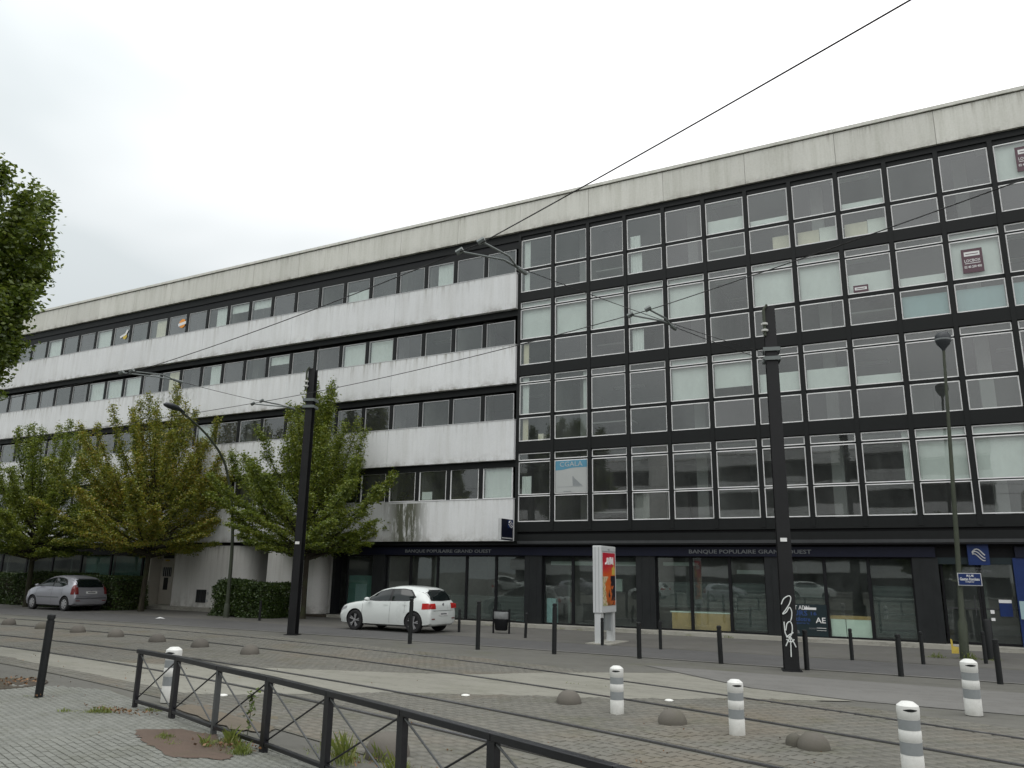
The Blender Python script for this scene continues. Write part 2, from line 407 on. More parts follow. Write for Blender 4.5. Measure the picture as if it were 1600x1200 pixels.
def stones(name, stops, moss=0.3):
    m = M(name, 0.8, spec=0.3)
    isl = m.island(); rr = m.objrand(); a = m.noise(0.35, 5, 0.65); c = m.noise(45, 3, 0.7)
    r2 = m.math('FRACT', m.math('ADD', isl, rr))
    f = m.math('ADD', m.math('MULTIPLY', r2, 0.20), m.math('ADD', m.math('MULTIPLY', a, 0.62), m.math('MULTIPLY', c, 0.18)))
    col = m.ramp(f, stops)
    col = m.mix(m.math('MULTIPLY', m.ramp(m.noise(0.9, 6, 0.75, off=(4,4,0)), [(0.52, (0,0,0)), (0.7, (1,1,1))]), moss), col, (0.085, 0.088, 0.045))
    warm = m.ramp(m.noise(0.42, 4, 0.6, off=(1.7, 6.2, 0)), [(0.50, (0,0,0)), (0.66, (0.30,)*3)])
    if name == 'sett_stone': col = m.mix(warm, col, (0.185, 0.142, 0.092))
    m.color(col).bump(c, 0.3, 0.004); MAT[name] = m
stones('sett_stone', [(0.25, (0.115, 0.113, 0.098)), (0.5, (0.142, 0.139, 0.120)), (0.75, (0.172, 0.166, 0.142))], 0.5)
stones('paver_stone', [(0.25, (0.145, 0.15, 0.134)), (0.5, (0.182, 0.188, 0.168)), (0.75, (0.225, 0.23, 0.21))], 0.35)
stones('dome_stone', [(0.2, (0.065, 0.06, 0.054)), (0.5, (0.11, 0.102, 0.088)), (0.8, (0.16, 0.148, 0.125))], 0.3)
def mat(n): return MAT[n].m

# ---------------------------------------------------------------- ground
def ycurve(x):
    x = np.maximum(x, -12.0)
    return -0.007675 * x * x - 0.18541 * x - 12.098
def yc(x): return float(ycurve(np.float64(x)))

g = MB(); g.poly([(-400,-400,0),(400,-400,0),(400,400,0),(-400,400,0)])
structure(obj('ground', g, mat('asphalt_old')))
def strip(name, xs, y0, y1, z, mname, n=None):
    b = MB(); prev = None
    for i in range(len(xs)-1):
        a, c = xs[i], xs[i+1]
        b.poly([(a, y0(a), z), (c, y0(c), z), (c, y1(c), z), (a, y1(a), z)])
    return structure(obj(name, b, mat(mname)))
XS = [x * 1.0 for x in range(-60, 41)]
def lerp(tab):
    xs_, ys_ = zip(*tab)
    return lambda x: float(np.interp(x, xs_, ys_))
strip('parking_strip', XS, lambda x: -5.2, lambda x: -0.27, 0.004, 'asphalt_parking')
strip('road', XS, lerp([(-60,-7.6),(-5,-7.5),(3,-7.6),(10,-8.0),(40,-8.7)]), lerp([(-60,-4.95),(-12,-4.6),(-4,-5.0),(2,-5.4),(40,-5.5)]), 0.008, 'asphalt_road')
strip('flush_kerb', XS, lerp([(-60,-7.75),(-5,-7.65),(3,-7.75),(10,-8.15),(40,-8.85)]), lerp([(-60,-7.605),(-5,-7.505),(3,-7.605),(10,-8.005),(40,-8.705)]), 0.012, 'smooth_concrete')
strip('tram_bed', [x*1.0 for x in range(-60, 41)], lambda x: yc(x)-5.6, lambda x: yc(x)+2.6, 0.011, 'joint_sand')
b = MB(); b.poly([(8.2,-9.6,.009),(40,-10.4,.009),(40,-16,.009),(15.1,-12.6,.009),(12.8,-12.5,.009),(11.0,-11.95,.009),(9.4,-10.6,.009)][::-1])
structure(obj('smooth_lane', b, mat('smooth_concrete')))
CROSS = [(-40,-15.6),(-14,-15.3),(-6.34,-15.28),(-3.67,-15.56),(-0.82,-15.75),(0.47,-15.30),(1.58,-14.9),(3.08,-14.39),(4.6,-13.86),(6.01,-13.22),
         (6.96,-12.17),(8.01,-11.42),(9.27,-10.64),(10.94,-12.02),(12.77,-12.60),(11.74,-13.13),(10.91,-13.47),(10.26,-14.05),(9.28,-14.63),
         (8.32,-15.01),(7.12,-15.54),(6.13,-16.0),(5.18,-16.78),(4.49,-17.48),(3.46,-17.95),(1.78,-17.6),(0.12,-17.3),(-1.8,-16.94),(-4.07,-16.52),(-14,-16.6),(-40,-17.0)]
b = MB(); b.poly([(x, y, 0.014) for x, y in CROSS])
structure(obj('concrete_crossing', b, mat('light_concrete')))
def ragged(P_, z, amp=.05, sub=9):
    o_ = []
    for i in range(len(P_)):
        (ax, ay), (bx_, by_) = P_[i], P_[(i+1) % len(P_)]
        for k in range(sub):
            t = k/sub; o_.append((ax+(bx_-ax)*t+rnd.uniform(-amp, amp), ay+(by_-ay)*t+rnd.uniform(-amp, amp)*.7, z))
    return o_
b = MB(); b.poly(ragged([(5.35,-20.25),(5.85,-20.6),(6.9,-21.0),(7.5,-20.75),(6.9,-20.3),(6.4,-19.98),(5.75,-19.93)], .0215))
structure(obj('red_patch', b, mat('red_concrete')))
b = MB(); b.poly(ragged([(4.4,-18.9),(6.2,-19.6),(6.8,-19.5),(6.2,-18.7),(5.0,-18.35),(4.3,-18.5)], .0175))
structure(obj('tan_patch', b, mat('tan_concrete')))

def inpoly(px, py, poly):
    inside = np.zeros(px.shape, bool); n = len(poly)
    for i in range(n):
        x0, y0 = poly[i]; x1, y1 = poly[(i+1) % n]
        c = ((y0 > py) != (y1 > py)) & (px < (x1-x0)*(py-y0)/(y1-y0+1e-12)+x0)
        inside ^= c
    return inside
rs = np.random.RandomState(3)
def stone_field(X, Y, ang, L, W, H, z0=0.0):
    n = len(X)
    sl = L*(1-rs.rand(n)*0.08)/2; sw = W*(1-rs.rand(n)*0.1)/2; h = H + (rs.rand(n)-0.5)*0.006
    a = ang + (rs.rand(n)-0.5)*0.03
    ca, sa = np.cos(a), np.sin(a)
    cor = [(-1,-1),(1,-1),(1,1),(-1,1)]
    V = np.zeros((n, 8, 3))
    for k, (u, v) in enumerate(cor):
        for t, (ins, z) in enumerate(((1.0, z0), (0.93, None))):
            dx = u*(sl if t == 0 else sl-0.006); dy = v*(sw if t == 0 else sw-0.006)
            V[:, k+4*t, 0] = X + ca*dx - sa*dy; V[:, k+4*t, 1] = Y + sa*dx + ca*dy
            V[:, k+4*t, 2] = z0 if t == 0 else h + (rs.rand(n)-0.5)*0.002
    F = np.array([(4,5,6,7),(0,1,5,4),(1,2,6,5),(2,3,7,6),(3,0,4,7)])
    FF = (F[None] + (np.arange(n)*8)[:, None, None]).reshape(-1, 4)
    return V.reshape(-1, 3), FF
def place_stones(name, stuffname, parent, X, Y, ang, L, W, H, focus, mname, lim):
    d = np.hypot(X-focus[0], Y-focus[1]); order = np.argsort(d)
    nearest, rest = order[:300], order[300:]
    rest = rest[d[rest] < lim]
    V, F = stone_field(X[rest], Y[rest], ang[rest], L, W, H)
    o = link(stuffname, fast_mesh(stuffname, V, F, mat(mname)), parent); o['kind'] = 'stuff'
    me = None
    b = MB(); b.box(-L/2+.004, L/2-.004, -W/2+.004, W/2-.004, 0, H)
    for i in (4,5,6,7):
        v = b.v[i]; b.v[i] = (v[0]*0.94, v[1]*0.92, v[2])
    me = b.mesh(name, mat(mname))
    for i in nearest:
        o = link(name, me, parent, (float(X[i]), float(Y[i]), rnd.uniform(-.003, .003)), float(ang[i]) + rnd.uniform(-.015, .015))

# granite setts of the tram bed, laid in rows that follow the rails
L_, W_ = 0.21, 0.135
RAILS = [1.80, 0.0, -2.45, -4.05]
xs_, ys_, as_ = [], [], []
row = 0; v = -5.5
while v < 2.55:
    if all(abs(v - r) > 0.12 for r in RAILS):
        x = -30 + (row % 2)*L_/2 + rnd.uniform(0, .05)
        X = np.arange(x, 20, L_)
        xs_.append(X); ys_.append(ycurve(X) + v)
        as_.append(np.arctan(np.where(X > -12, -0.01535*X - 0.18541, 0.0)))
    v += W_; row += 1
X = np.concatenate(xs_); Y = np.concatenate(ys_); A = np.concatenate(as_)
keep = ~inpoly(X, Y, CROSS)
pavebound = lambda x, y: y < np.interp(x, [-3, 0.2, 2.2, 4.0, 6.4, 8.7, 11.1, 14], [-18.9, -18.75, -18.35, -19.0, -19.75, -20.55, -21.55, -22.9])
keep &= ~pavebound(X, Y)
X, Y, A = X[keep], Y[keep], A[keep]
bed = bpy.data.objects['tram_bed']
place_stones('sett', 'sett_field', bed, X, Y, A, L_, W_, 0.020, (11.6, -18.2), 'sett_stone', 26)

# pavers of the near pavement
b = MB(); b.poly([(-14,-18.9,.006),(-3,-18.9,.006),(0.2,-18.75,.006),(2.2,-18.35,.006),(4.0,-19.0,.006),(6.4,-19.75,.006),(8.7,-20.55,.006),(11.1,-21.55,.006),(14,-22.9,.006),(20,-26,.006),(20,-45,.006),(-14,-45,.006)][::-1])
pave = structure(obj('pavement', b, mat('joint_sand')))
X, Y = np.meshgrid(np.arange(-6, 13, 0.150), np.arange(-25, -18, 0.082))
X = X + (np.arange(X.shape[0])[:, None] % 2)*0.075
X, Y = X.ravel(), Y.ravel()
ca, sa = math.cos(-0.32), math.sin(-0.32)
Xr = 4 + (X-4)*ca - (Y+22)*sa; Yr = -22 + (X-4)*sa + (Y+22)*ca
keep = pavebound(Xr, Yr)
X, Y = Xr[keep], Yr[keep]
place_stones('paving_stone', 'paving_field', pave, X, Y, np.full(len(X), -0.32), 0.150, 0.082, 0.016, (6.0, -21.3), 'paver_stone', 11)

# rails
for v in RAILS:
    gr, st_ = MB(), MB()
    xs = np.linspace(-60, 30, 181)
    for i in range(len(xs)-1):
        a, c = xs[i], xs[i+1]; ya, yb = yc(a)+v, yc(c)+v
        gr.poly([(a, ya-.055, .018), (c, yb-.055, .018), (c, yb+.055, .018), (a, ya+.055, .018)])
        st_.add([(a, ya-.03, .006), (c, yb-.03, .006), (c, yb+.03, .006), (a, ya+.03, .006),
                 (a, ya-.03, .026), (c, yb-.03, .026), (c, yb+.03, .026), (a, ya+.03, .026)], [(4,5,6,7),(0,1,5,4),(2,3,7,6)])
    rail = structure(obj('tram_rail', st_, mat('rail_steel')))
    obj('rail_groove', gr, mat('groove'), rail)

# building kerb
b = MB(); b.box(-8.95, 30, -0.30, 0.42, 0.0, 0.12)
structure(obj('building_kerb', b, mat('kerb_stone')))
b = MB(); b.box(-45, -20.9, -0.9, 0.42, 0.0, 0.10)
structure(obj('planting_kerb', b, mat('soil')))
b = MB(); b.box(-20.9, -14.3, -0.75, 1.5, 0.0, 0.15)
structure(obj('entrance_step', b, mat('kerb_stone')))
b = MB(); b.box(-14.29, -9.0, -0.40, 1.5, 0.0, 0.10)
structure(obj('wall_footing', b, mat('soil')))

# ================================================================ office building
bld = thing('office_building', 'long five-storey office block, white concrete bands left and dark glazed grid right', 'building', (0, 0, 0))
BW = 1.55; XL0 = -0.16; BL = 1.54
def bxo(name, x0, x1, y0, y1, z0, z1, m_, parent=bld, label=None):
    b = MB(); b.box(x0, x1, y0, y1, z0, z1)
    o = obj(name, b, mat(m_), parent)
    if label: o['label'] = label
    return o
# parapet, panel by panel, with a metal coping
x = 0.0; edges = [24.8]
k = 16
while k > 0: k -= 2; edges.append(k*BW if k else -0.02)
xx = -0.02
while xx > -43: xx -= 2*BL; edges.append(xx)
for i in range(len(edges)-1):
    bxo('parapet_panel', edges[i+1]+.006, edges[i]-.006, -0.15-rnd.uniform(0,.004), 0.10, 15.98, 17.20, 'parapet_concrete')
cop = MB()
for i in range(0, len(edges)-1, 2):
    j = min(i+2, len(edges)-1)
    cop.box(edges[j]+.004, edges[i]-.004, -0.21, 0.35, 17.232, 17.355)
obj('coping', cop, mat('parapet_concrete'), bld)
bxo('coping_shadow', -43.2, 24.8, -0.12, 0.3, 17.2, 17.232, 'dark_metal')  # dark strip paints the shadow line under the coping
bxo('parapet_core', -43.2, 24.8, 0.101, 0.30, 15.9, 17.2, 'parapet_concrete')
bxo('roof', -43.2, 24.8, 0.30, 14, 16.1, 16.4, 'asphalt_road')
bxo('rear_wall', -43.2, 24.8, 14, 14.3, 0, 17.2, 'rendered_wall')
bxo('end_wall', -43.5, -43.2, -0.15, 14.3, 0, 17.3, 'rendered_wall')
bxo('end_wall', 24.8, 25.1, -0.15, 14.3, 0, 17.3, 'rendered_wall')
# dark head bands under the parapet
bxo('head_band', -43.2, -0.06, -0.02, 0.25, 15.62, 15.98, 'dark_metal')
bxo('head_band', -43.2, -0.06, 0.03, 0.25, 15.44, 15.62, 'black_metal')
bxo('head_band', -43.2, -0.06, -0.01, 0.25, 15.26, 15.44, 'dark_metal')
bxo('head_band', 0.0, 24.8, -0.05, 0.25, 15.76, 15.98, 'dark_metal')
bxo('head_band', 0.0, 24.8, 0.00, 0.25, 15.60, 15.76, 'dark_metal')
# floors, ceilings and inner walls
for z0, z1 in ((12.90, 13.20), (9.72, 10.06), (6.62, 6.95), (3.20, 3.50)):
    bxo('floor_slab', -43.2, 24.8, 0.25, 14, z0, z1, 'interior_floor')
for z0, z1 in ((13.2, 16.1), (10.06, 12.9), (6.95, 9.72), (3.5, 6.62), (0.12, 3.2)):
    bxo('core_wall', -43.2, 24.8, 6.0, 6.2, z0, z1, 'interior_wall')
    for k in range(-27, 16, 4):
        kk = k + rnd.choice((0, 0, 1))
        xw = kk*BW - 0.09
        bxo('partition', xw-.05, xw+.05, 0.25 if z0 > 1 else 1.6, 6.0, z0, z1, 'interior_wall')
for z0, z1 in ((13.2, 16.1), (10.06, 12.9), (6.95, 9.72), (3.5, 6.62)):
    for k in range(-26, 16, 3):
        bxo('column', k*BW+.45, k*BW+.85, 1.5, 1.9, z0, z1, 'interior_column')
        for y_ in (1.2, 3.4): bxo('ceiling_light', k*BW+1.2, k*BW+2.5, y_, y_+.25, z1-.06, z1-.002, 'blind_fabric')
        if rnd.random() < .6: bxo('desk', k*BW+1.3, k*BW+2.9, .7, 1.4, z0+.70, z0+.75, 'interior_column')
        if rnd.random() < .5: bxo('cupboard', k*BW+2.9, k*BW+3.8, 4.9, 5.4, z0, z0+1.9, 'interior_column')
bxo('ground_slab', -43.2, 24.8, 0.42, 14, 0.0, 0.12, 'interior_floor')

# white spandrel bands of the left wing
BANDS = [(12.56, 14.10), (9.39, 10.99), (6.29, 7.88), (3.15, 4.76)]
for bi, (z0, z1) in enumerate(BANDS):
    e = -0.12
    while e > -43:
        w_ = 4*BL; e2 = max(e-w_, -43.4)
        bxo('spandrel_panel', e2+.005, e-.005, -0.20-rnd.uniform(0,.004), 0.0, z0, z1, 'white_concrete')
        e = e2
    bxo('sill_strip', -43.4, -0.10, -0.215, 0.02, z1, z1+.03, 'alu')
    bxo('head_band', -43.2, -0.06, -0.02, 0.25, z0-0.0-(0.27 if bi < 3 else 0.10), z0-.004, 'dark_metal')
    bxo('spandrel_core', -43.2, -0.06, 0.001, 0.249, z0, z1, 'dark_metal')
bxo('corner_post', -0.115, 0.0, -0.06, 0.25, 3.15, 15.98, 'dark_metal')

def frame_mb(w, h, t, d, y0=0.0):
    b = MB()
    b.box(0, w, y0, y0+d, 0, t); b.box(0, w, y0, y0+d, h-t, h)
    b.box(0, t, y0, y0+d, t, h-t); b.box(w-t, w, y0, y0+d, t, h-t)
    return b
def pane_mesh(w, h, mname, name='glass'):
    b = MB(); b.box(-w/2, w/2, -.004, .004, -h/2, h/2)
    return b.mesh(name, mat(mname))
def put_pane(me, parent, x, y, z, name='glass'):
    o = link(name, me, parent, (x, y, z))
    o.rotation_euler = (R(rnd.uniform(-.22, .22)), 0, R(rnd.uniform(-.22, .22)))
    return o
# ---- left wing windows
LW = [(14.135, 15.25), (11.025, 12.115), (7.915, 9.015), (4.795, 6.045)]
frames, panes, blinds_m = {}, {}, {}
lightL = {(0,3):'part', (0,6):'low', (0,10):'top', (0,11):'top', (0,15):'cream', (0,18):'full', (0,21):'full',
          (1,5):'full', (1,6):'full', (1,9):'top', (1,14):'cream', (1,16):'full', (1,17):'full', (1,18):'full', (1,12):'part', (2,12):'full', (2,15):'part',
          (3,1):'full', (3,8):'full', (0,12):'part'}
for r_, (z0, z1) in enumerate(LW):
    h = z1 - z0; w = BL - 0.20
    fm = MB(); b = frame_mb(w, h, 0.026 if r_ < 3 else 0.034, .05)
    fme = b.mesh('window', mat('white_bead' if r_ == 3 else 'alu'))
    pme = pane_mesh(w-.06, h-.06, 'pane_glass'); pmd = pane_mesh(w-.06, h-.06, 'pane_glass_dark')
    mull = MB(); mull.box(-.085, .085, -0.035, 0.2, z0-.02, z1+.02)
    mme = mull.mesh('mullion', mat('dark_metal'))
    def bl(kind):
        key = (r_, kind)
        if key not in blinds_m:
            b = MB(); x0, x1, zt, zb = .04, w-.04, h-.03, .03
            if kind == 'part': x0 = w*.35
            if kind == 'low': zt = h*.55
            if kind == 'top': zb = h*.6
            if kind == 'cream': x0, x1 = w*.3, w*.85
            n = 14
            for i in range(n):        # slight folds
                a = x0+(x1-x0)*i/n; c = x0+(x1-x0)*(i+1)/n
                ya, yb_ = .12+.012*math.sin(i*1.9), .12+.012*math.sin((i+1)*1.9)
                b.poly([(a, ya, zb), (c, yb_, zb), (c, yb_, zt), (a, ya, zt)])
            blinds_m[key] = b.mesh('blind', mat('curtain_cream' if kind == 'cream' else 'blind_fabric'))
        return blinds_m[key]
    for k in range(27):
        xr = XL0 - BL*k - (0.0 if k else 0.0)
        x0 = XL0 - BL*(k+1) + 0.10
        o = link('window', fme, bld, (x0, 0.0, z0))
        put_pane(pmd if (r_, k+1) not in lightL and rnd.random() < .6 else pme, o, w/2, .03, h/2)
        if (r_, k+1) in lightL: link('blind', bl(lightL[(r_, k+1)]), o)
        link('mullion', mme, bld, (XL0 - BL*(k+1), 0, 0))
# ---- right wing curtain wall
RW = [[(14.30, 15.58), (13.27, 14.17)],
      [(12.57, 12.82), (11.23, 12.51), (10.14, 11.09)],
      [(9.40, 9.66), (8.09, 9.345), (7.02, 7.965)],
      [(6.25, 6.53), (4.91, 6.19), (3.88, 4.87)]]
w = 1.385
FLOORB = [(12.85, 13.245), (9.69, 10.115), (6.56, 6.995), (3.50, 3.855)]
for i, (z0, z1) in enumerate(FLOORB):
    bxo('floor_band', 0.0, 24.8, -0.055, 0.249, z0, z1, 'dark_metal')
for k in range(17):
    bxo('mullion', BW*k-.150, BW*k-.016, -0.075, 0.2, 3.56 if k else 3.56, 15.76, 'dark_metal') if k else None
RB = {(0,6):'lowstrip', (1,9):'lowstrip', (2,8):'lowstrip', (2,7):'low', (0,0):'curtL', (0,3):'curtP', (0,5):'low', (0,8):'lowstrip', (0,11):'full', (0,2):None,
      (1,0):'full', (1,1):'full', (1,2):'full', (1,3):'full', (1,4):'full', (1,6):'full', (1,7):'full', (1,8):'low', (1,10):'full',
      (2,4):'full', (2,5):'most', (2,6):'low', (2,0):'curtL', (2,1):'curtR', (3,9):'full', (3,10):'full', (3,8):'curtR', (3,0):'curtP'}
RBlow = {(0,0):'curtL', (0,3):'curtP', (0,6):'cabR', (0,7):'cab', (0,8):'cab', (1,0):'curtLc', (1,9):'blue', (1,10):'blue', (1,11):'blue', (1,12):'blue', (1,3):'curtP',
         (2,0):'curtLc', (3,3):'haze'}
def drape(x0, x1, z0, z1, m_, y=.13, parent=None, folds=True):
    b = MB(); n = 12
    for i in range(n):
        a = x0+(x1-x0)*i/n; c = x0+(x1-x0)*(i+1)/n
        f = .014 if folds else .002
        b.poly([(a, y+f*math.sin(i*2.1), z0), (c, y+f*math.sin((i+1)*2.1), z0), (c, y+f*math.sin((i+1)*2.1), z1), (a, y+f*math.sin(i*2.1), z1)])
    return obj('blind', b, mat(m_), parent)
fcache = {}
winR = {}
for r_, panes_ in enumerate(RW):
    zb = panes_[-1][0]
    key = r_
    b = MB()
    for z0, z1 in panes_:
        f = frame_mb(w, z1-z0, .031, .035)
        b.add([(v[0], v[1], v[2]+z0-zb) for v in f.v], f.f)
    for (z0, z1), (za, zc) in zip(panes_[:-1], panes_[1:]):
        b.add(*(lambda q: (q.v, q.f))((lambda q: (q.box(-.03, w+.03, .0, .10, zc-zb+.002, z0-zb-.002) or q))(MB())), 1)
    fme = b.mesh('window', [mat('white_bead'), mat('dark_metal')])
    pms = [pane_mesh(w-.05, z1-z0-.05, 'pane_glass') for z0, z1 in panes_]; pmds = [pane_mesh(w-.05, z1-z0-.05, 'pane_glass_dark') for z0, z1 in panes_]
    for k in range(16):
        o = link('window', fme, bld, (BW*k, 0.0, zb)); winR[(r_, k)] = o
        for pi_, ((z0, z1), pm) in enumerate(zip(panes_, pms)):
            lit = (RBlow if pi_ == len(pms)-1 else RB).get((r_, k))
            put_pane(pmds[pi_] if not lit and rnd.random() < .5 else pm, o, w/2, .02, (z0+z1)/2-zb)
        up_t = panes_[0][1]-zb-.03; up_b = panes_[-2][0]-zb+.03
        kind = RB.get((r_, k))
        if kind is None and k > 11 and rnd.random() < .35: kind = 'full'
        if kind:
            x0, x1, z0, z1 = .04, w-.04, up_b, up_t; mm = 'blind_fabric'
            if kind == 'curtL': x0, x1 = .08, .36
            if kind == 'curtP': x0, x1, z1 = .10, .50, up_b+.75*(up_t-up_b)*0.6
            if kind == 'curtR': x0, x1 = w-.22, w-.04
            if kind == 'low': z1 = up_b + .45*(up_t-up_b)
            if kind == 'lowstrip': z1 = up_b + .2*(up_t-up_b)
            if kind == 'most': z0 = up_b + .22*(up_t-up_b)
            drape(x0, x1, z0, z1, mm, parent=o, folds=kind.startswith('curt'))
        kind = RBlow.get((r_, k)); lo_t = panes_[-1][1]-zb-.03
        if kind:
            x0, x1, z0, z1 = .04, w-.04, .03, lo_t; mm = 'blind_fabric'
            if kind.startswith('curtL'): x0, x1 = .10, .34
            if kind == 'curtLc': mm = 'curtain_cream'
            if kind == 'curtP': x0, x1 = .10, .55
            if kind == 'blue': mm = 'blind_blue'; z1 = lo_t*.85
            if kind == 'haze': x1 = .6; mm = 'interior_wall'
            if kind.startswith('cab'):
                b = MB(); x0 = .75 if kind == 'cabR' else .06
                b.box(x0, w*.56 if kind == 'cab' else w-.04, .30, .72, .0, .62)
                if kind == 'cab': b.box(w*.57, w-.03, .30, .72, .0, .66, 1)
                obj('cupboard', b, [mat('curtain_cream'), mat('cabinet_white')], o)
            else: drape(x0, x1, z0, z1, mm, parent=o, folds=kind.startswith('curt'))
b = MB(); b.box(.72, .95, .25, .5, .03, .30); obj('box_file', b, mat('curtain_cream'), winR[(2, 0)])
# fascia above the shops, both wings
bxo('fascia_recess', 0.0, 24.8, 0.06, 0.249, 3.40, 3.498, 'black_metal')
bxo('fascia', 0.0, 24.8, -0.04, 0.249, 3.13, 3.398, 'dark_metal')
bxo('fascia_trim', 0.0, 24.8, -0.06, -0.0405, 3.05, 3.15, 'edge_trim')
bxo('soffit', -43.2, 24.8, -0.039, 0.8, 3.00, 3.045, 'black_metal')
bxo('soffit_filler', -8.9, 24.8, 0.40, 0.8, 2.60, 2.998, 'black_metal')
# ---- sign band
def text_mesh(txt, size, m_, ext=0.012, bold=0.0, align='LEFT', squash=1.0):
    cu = bpy.data.curves.new('t', 'FONT'); cu.body = txt; cu.size = size; cu.extrude = ext; cu.offset = bold
    cu.align_x = align; cu.resolution_u = 2
    o = bpy.data.objects.new('t', cu); C.objects.link(o)
    bpy.context.view_layer.update()
    me = bpy.data.meshes.new_from_object(o.evaluated_get(bpy.context.evaluated_depsgraph_get()))
    bpy.data.objects.remove(o); bpy.data.curves.remove(cu)
    me.transform(Matrix.Rotation(math.pi/2, 4, 'X') @ Matrix.Diagonal((squash, 1, 1, 1)))
    me.materials.clear(); me.materials.append(mat(m_)); me.name = 'lettering'
    return me
def fit_text(name, txt, width, height, m_, parent, loc, rz=0.0, bold=0.0, ext=0.008):
    me = text_mesh(txt, 1.0, m_, ext, bold)
    vs = [v.co for v in me.vertices]
    x0, x1 = min(v.x for v in vs), max(v.x for v in vs); z0, z1 = min(v.z for v in vs), max(v.z for v in vs)
    me.transform(Matrix.Diagonal((width/(x1-x0), 1, height/(z1-z0), 1)) @ Matrix.Translation((-x0, 0, -z0)))
    return link(name, me, parent, loc, rz)
for x0, x1 in ((-8.6, 14.15), (16.2, 24.8)):
    b = MB(); b.box(x0, x1, 0.16, 0.398, 2.62, 2.93)
    o = obj('sign_band', b, mat('sign_blue'), bld); o['label'] = 'dark blue sign band over the bank windows'
    if x0 < 0:
        fit_text('lettering', 'BANQUE POPULAIRE GRAND OUEST', 4.10, .155, 'letter_grey', o, (-5.34, .15, 2.685), bold=.012)
        fit_text('lettering', 'BANQUE POPULAIRE GRAND OUEST', 4.00, .155, 'letter_grey', o, (6.62, .15, 2.685), bold=.012)
# ---- shop fronts
PIERS = [(-7.05, -6.42), (0.20, 0.93), (4.66, 5.36), (9.12, 9.78), (13.50, 14.20), (17.9, 18.6), (22.3, 23.0)]
for x0, x1 in PIERS:
    b = MB(); b.box(x0, x1, .22, .62, .12, 2.618)
    for xx in (x0+.2, x1-.2): b.box(xx-.006, xx+.006, .214, .2195, .12, 2.618)
    obj('pier', b, mat('pier_panel'), bld)
GL = [(-8.9, -7.05, [ -8.55]), (-6.42, 0.20, [-5.19, -3.85, -2.47, -1.12]), (0.93, 4.66, [2.15, 3.45]), (5.36, 9.12, [6.60, 7.93]),
      (9.78, 13.50, [10.95, 12.25]), (16.3, 17.9, [17.1]), (18.6, 22.3, [19.8, 21.1])]
for gi, (x0, x1, ms) in enumerate(GL):
    es = [x0] + ms + [x1]
    for a, c in zip(es[:-1], es[1:]):
        if gi == 0 and c < -8.3: continue
        b = frame_mb(c-a, 2.49, .05, .09); o = link('shop_window', b.mesh('shop_window', mat('black_metal')), bld, (a, .36, .125))
        pm = pane_mesh(c-a-.09, 2.40, 'shop_glass'); put_pane(pm, o, (c-a)/2, .05, 1.245)
        if gi == 3 or (gi == 4 and not 10.9 < a < 12):
            b = MB(); b.box(.06, c-a-.06, .07, .075, .78 if gi == 3 and a < 7 else .10, 1.62); obj('frosted_film', b, mat('frost_film'), o)
        if gi == 1 and a > -4: 
            b = MB(); b.box(.06, c-a-.06, .07, .075, .10, .95); obj('frosted_film', b, mat('frost_film'), o)
bxo('door_post', -9.02, -8.86, -0.02, .4, .1, 2.998, 'black_metal')
# bank entrance between the fourth pier and the cash machine bay
b = frame_mb(1.0, 2.40, .07, .08)
for xd in (14.24, 15.25):
    d = link('entrance_door', b.mesh('entrance_door', mat('black_metal')), bld, (xd, .45, .125))
    put_pane(pane_mesh(.88, 2.28, 'shop_glass'), d, .5, .04, 1.2)
    hb = MB(); hb.tube([(.82, -.05, .8), (.82, -.05, 1.4)], .015, 6); hb.box(.08, .92, .0, .03, 1.0, 1.04)
    obj('door_handle', hb, mat('edge_trim'), d)
bxo('entrance_panel', 14.2, 16.25, .30, .395, 2.42, 2.618, 'poster_dark')
b = MB(); b.box(0, .55, 0, .05, 0, .62)
o = obj('bank_logo', b, mat('logo_blue'), bld, loc=(15.0, .10, 2.40)); o['label'] = 'blue square bank logo with pale swirl over the entrance'
b = MB()
for i in range(3):
    pts = [(.12+.32*t, -.012, .36-.07*i+.10*math.sin(t*math.pi*1.3+i*.5)) for t in [j/8 for j in range(9)]]
    b.tube(pts, .022-.003*i, 5)
obj('swirl', b, mat('alu'), o)
fit_text('lettering', 'BANQUE', .30, .05, 'letter_grey', o, (.02, -.02, -.12))
fit_text('lettering', 'POPULAIRE', .52, .06, 'letter_grey', o, (.02, -.02, -.21))
# cash machine bay at the right end
bxo('cash_machine_panel', 16.12, 17.9, .20, .352, .13, 2.61, 'logo_blue')
fit_text('lettering', 'n', .10, .10, 'paper_white', bld.children[-1], (16.26, .185, 1.85), bold=.02)
b = MB(); b.box(15.66, 15.98, .40, .42, .95, 1.42); b.box(15.66, 15.98, .395, .399, 1.33, 1.42, 1)
obj('notice', b, [mat('logo_blue'), mat('paper_white')], bld)
b = MB(); b.box(15.42, 15.52, .38, .40, 1.02, 1.12); b.box(15.42, 15.52, .38, .40, .82, .90); obj('sticker', b, mat('paper_white'), bld)
b = MB(); b.box(16.15, 16.30, .17, .195, .9, 1.4); obj('screen', b, mat('blind_blue'), bld)
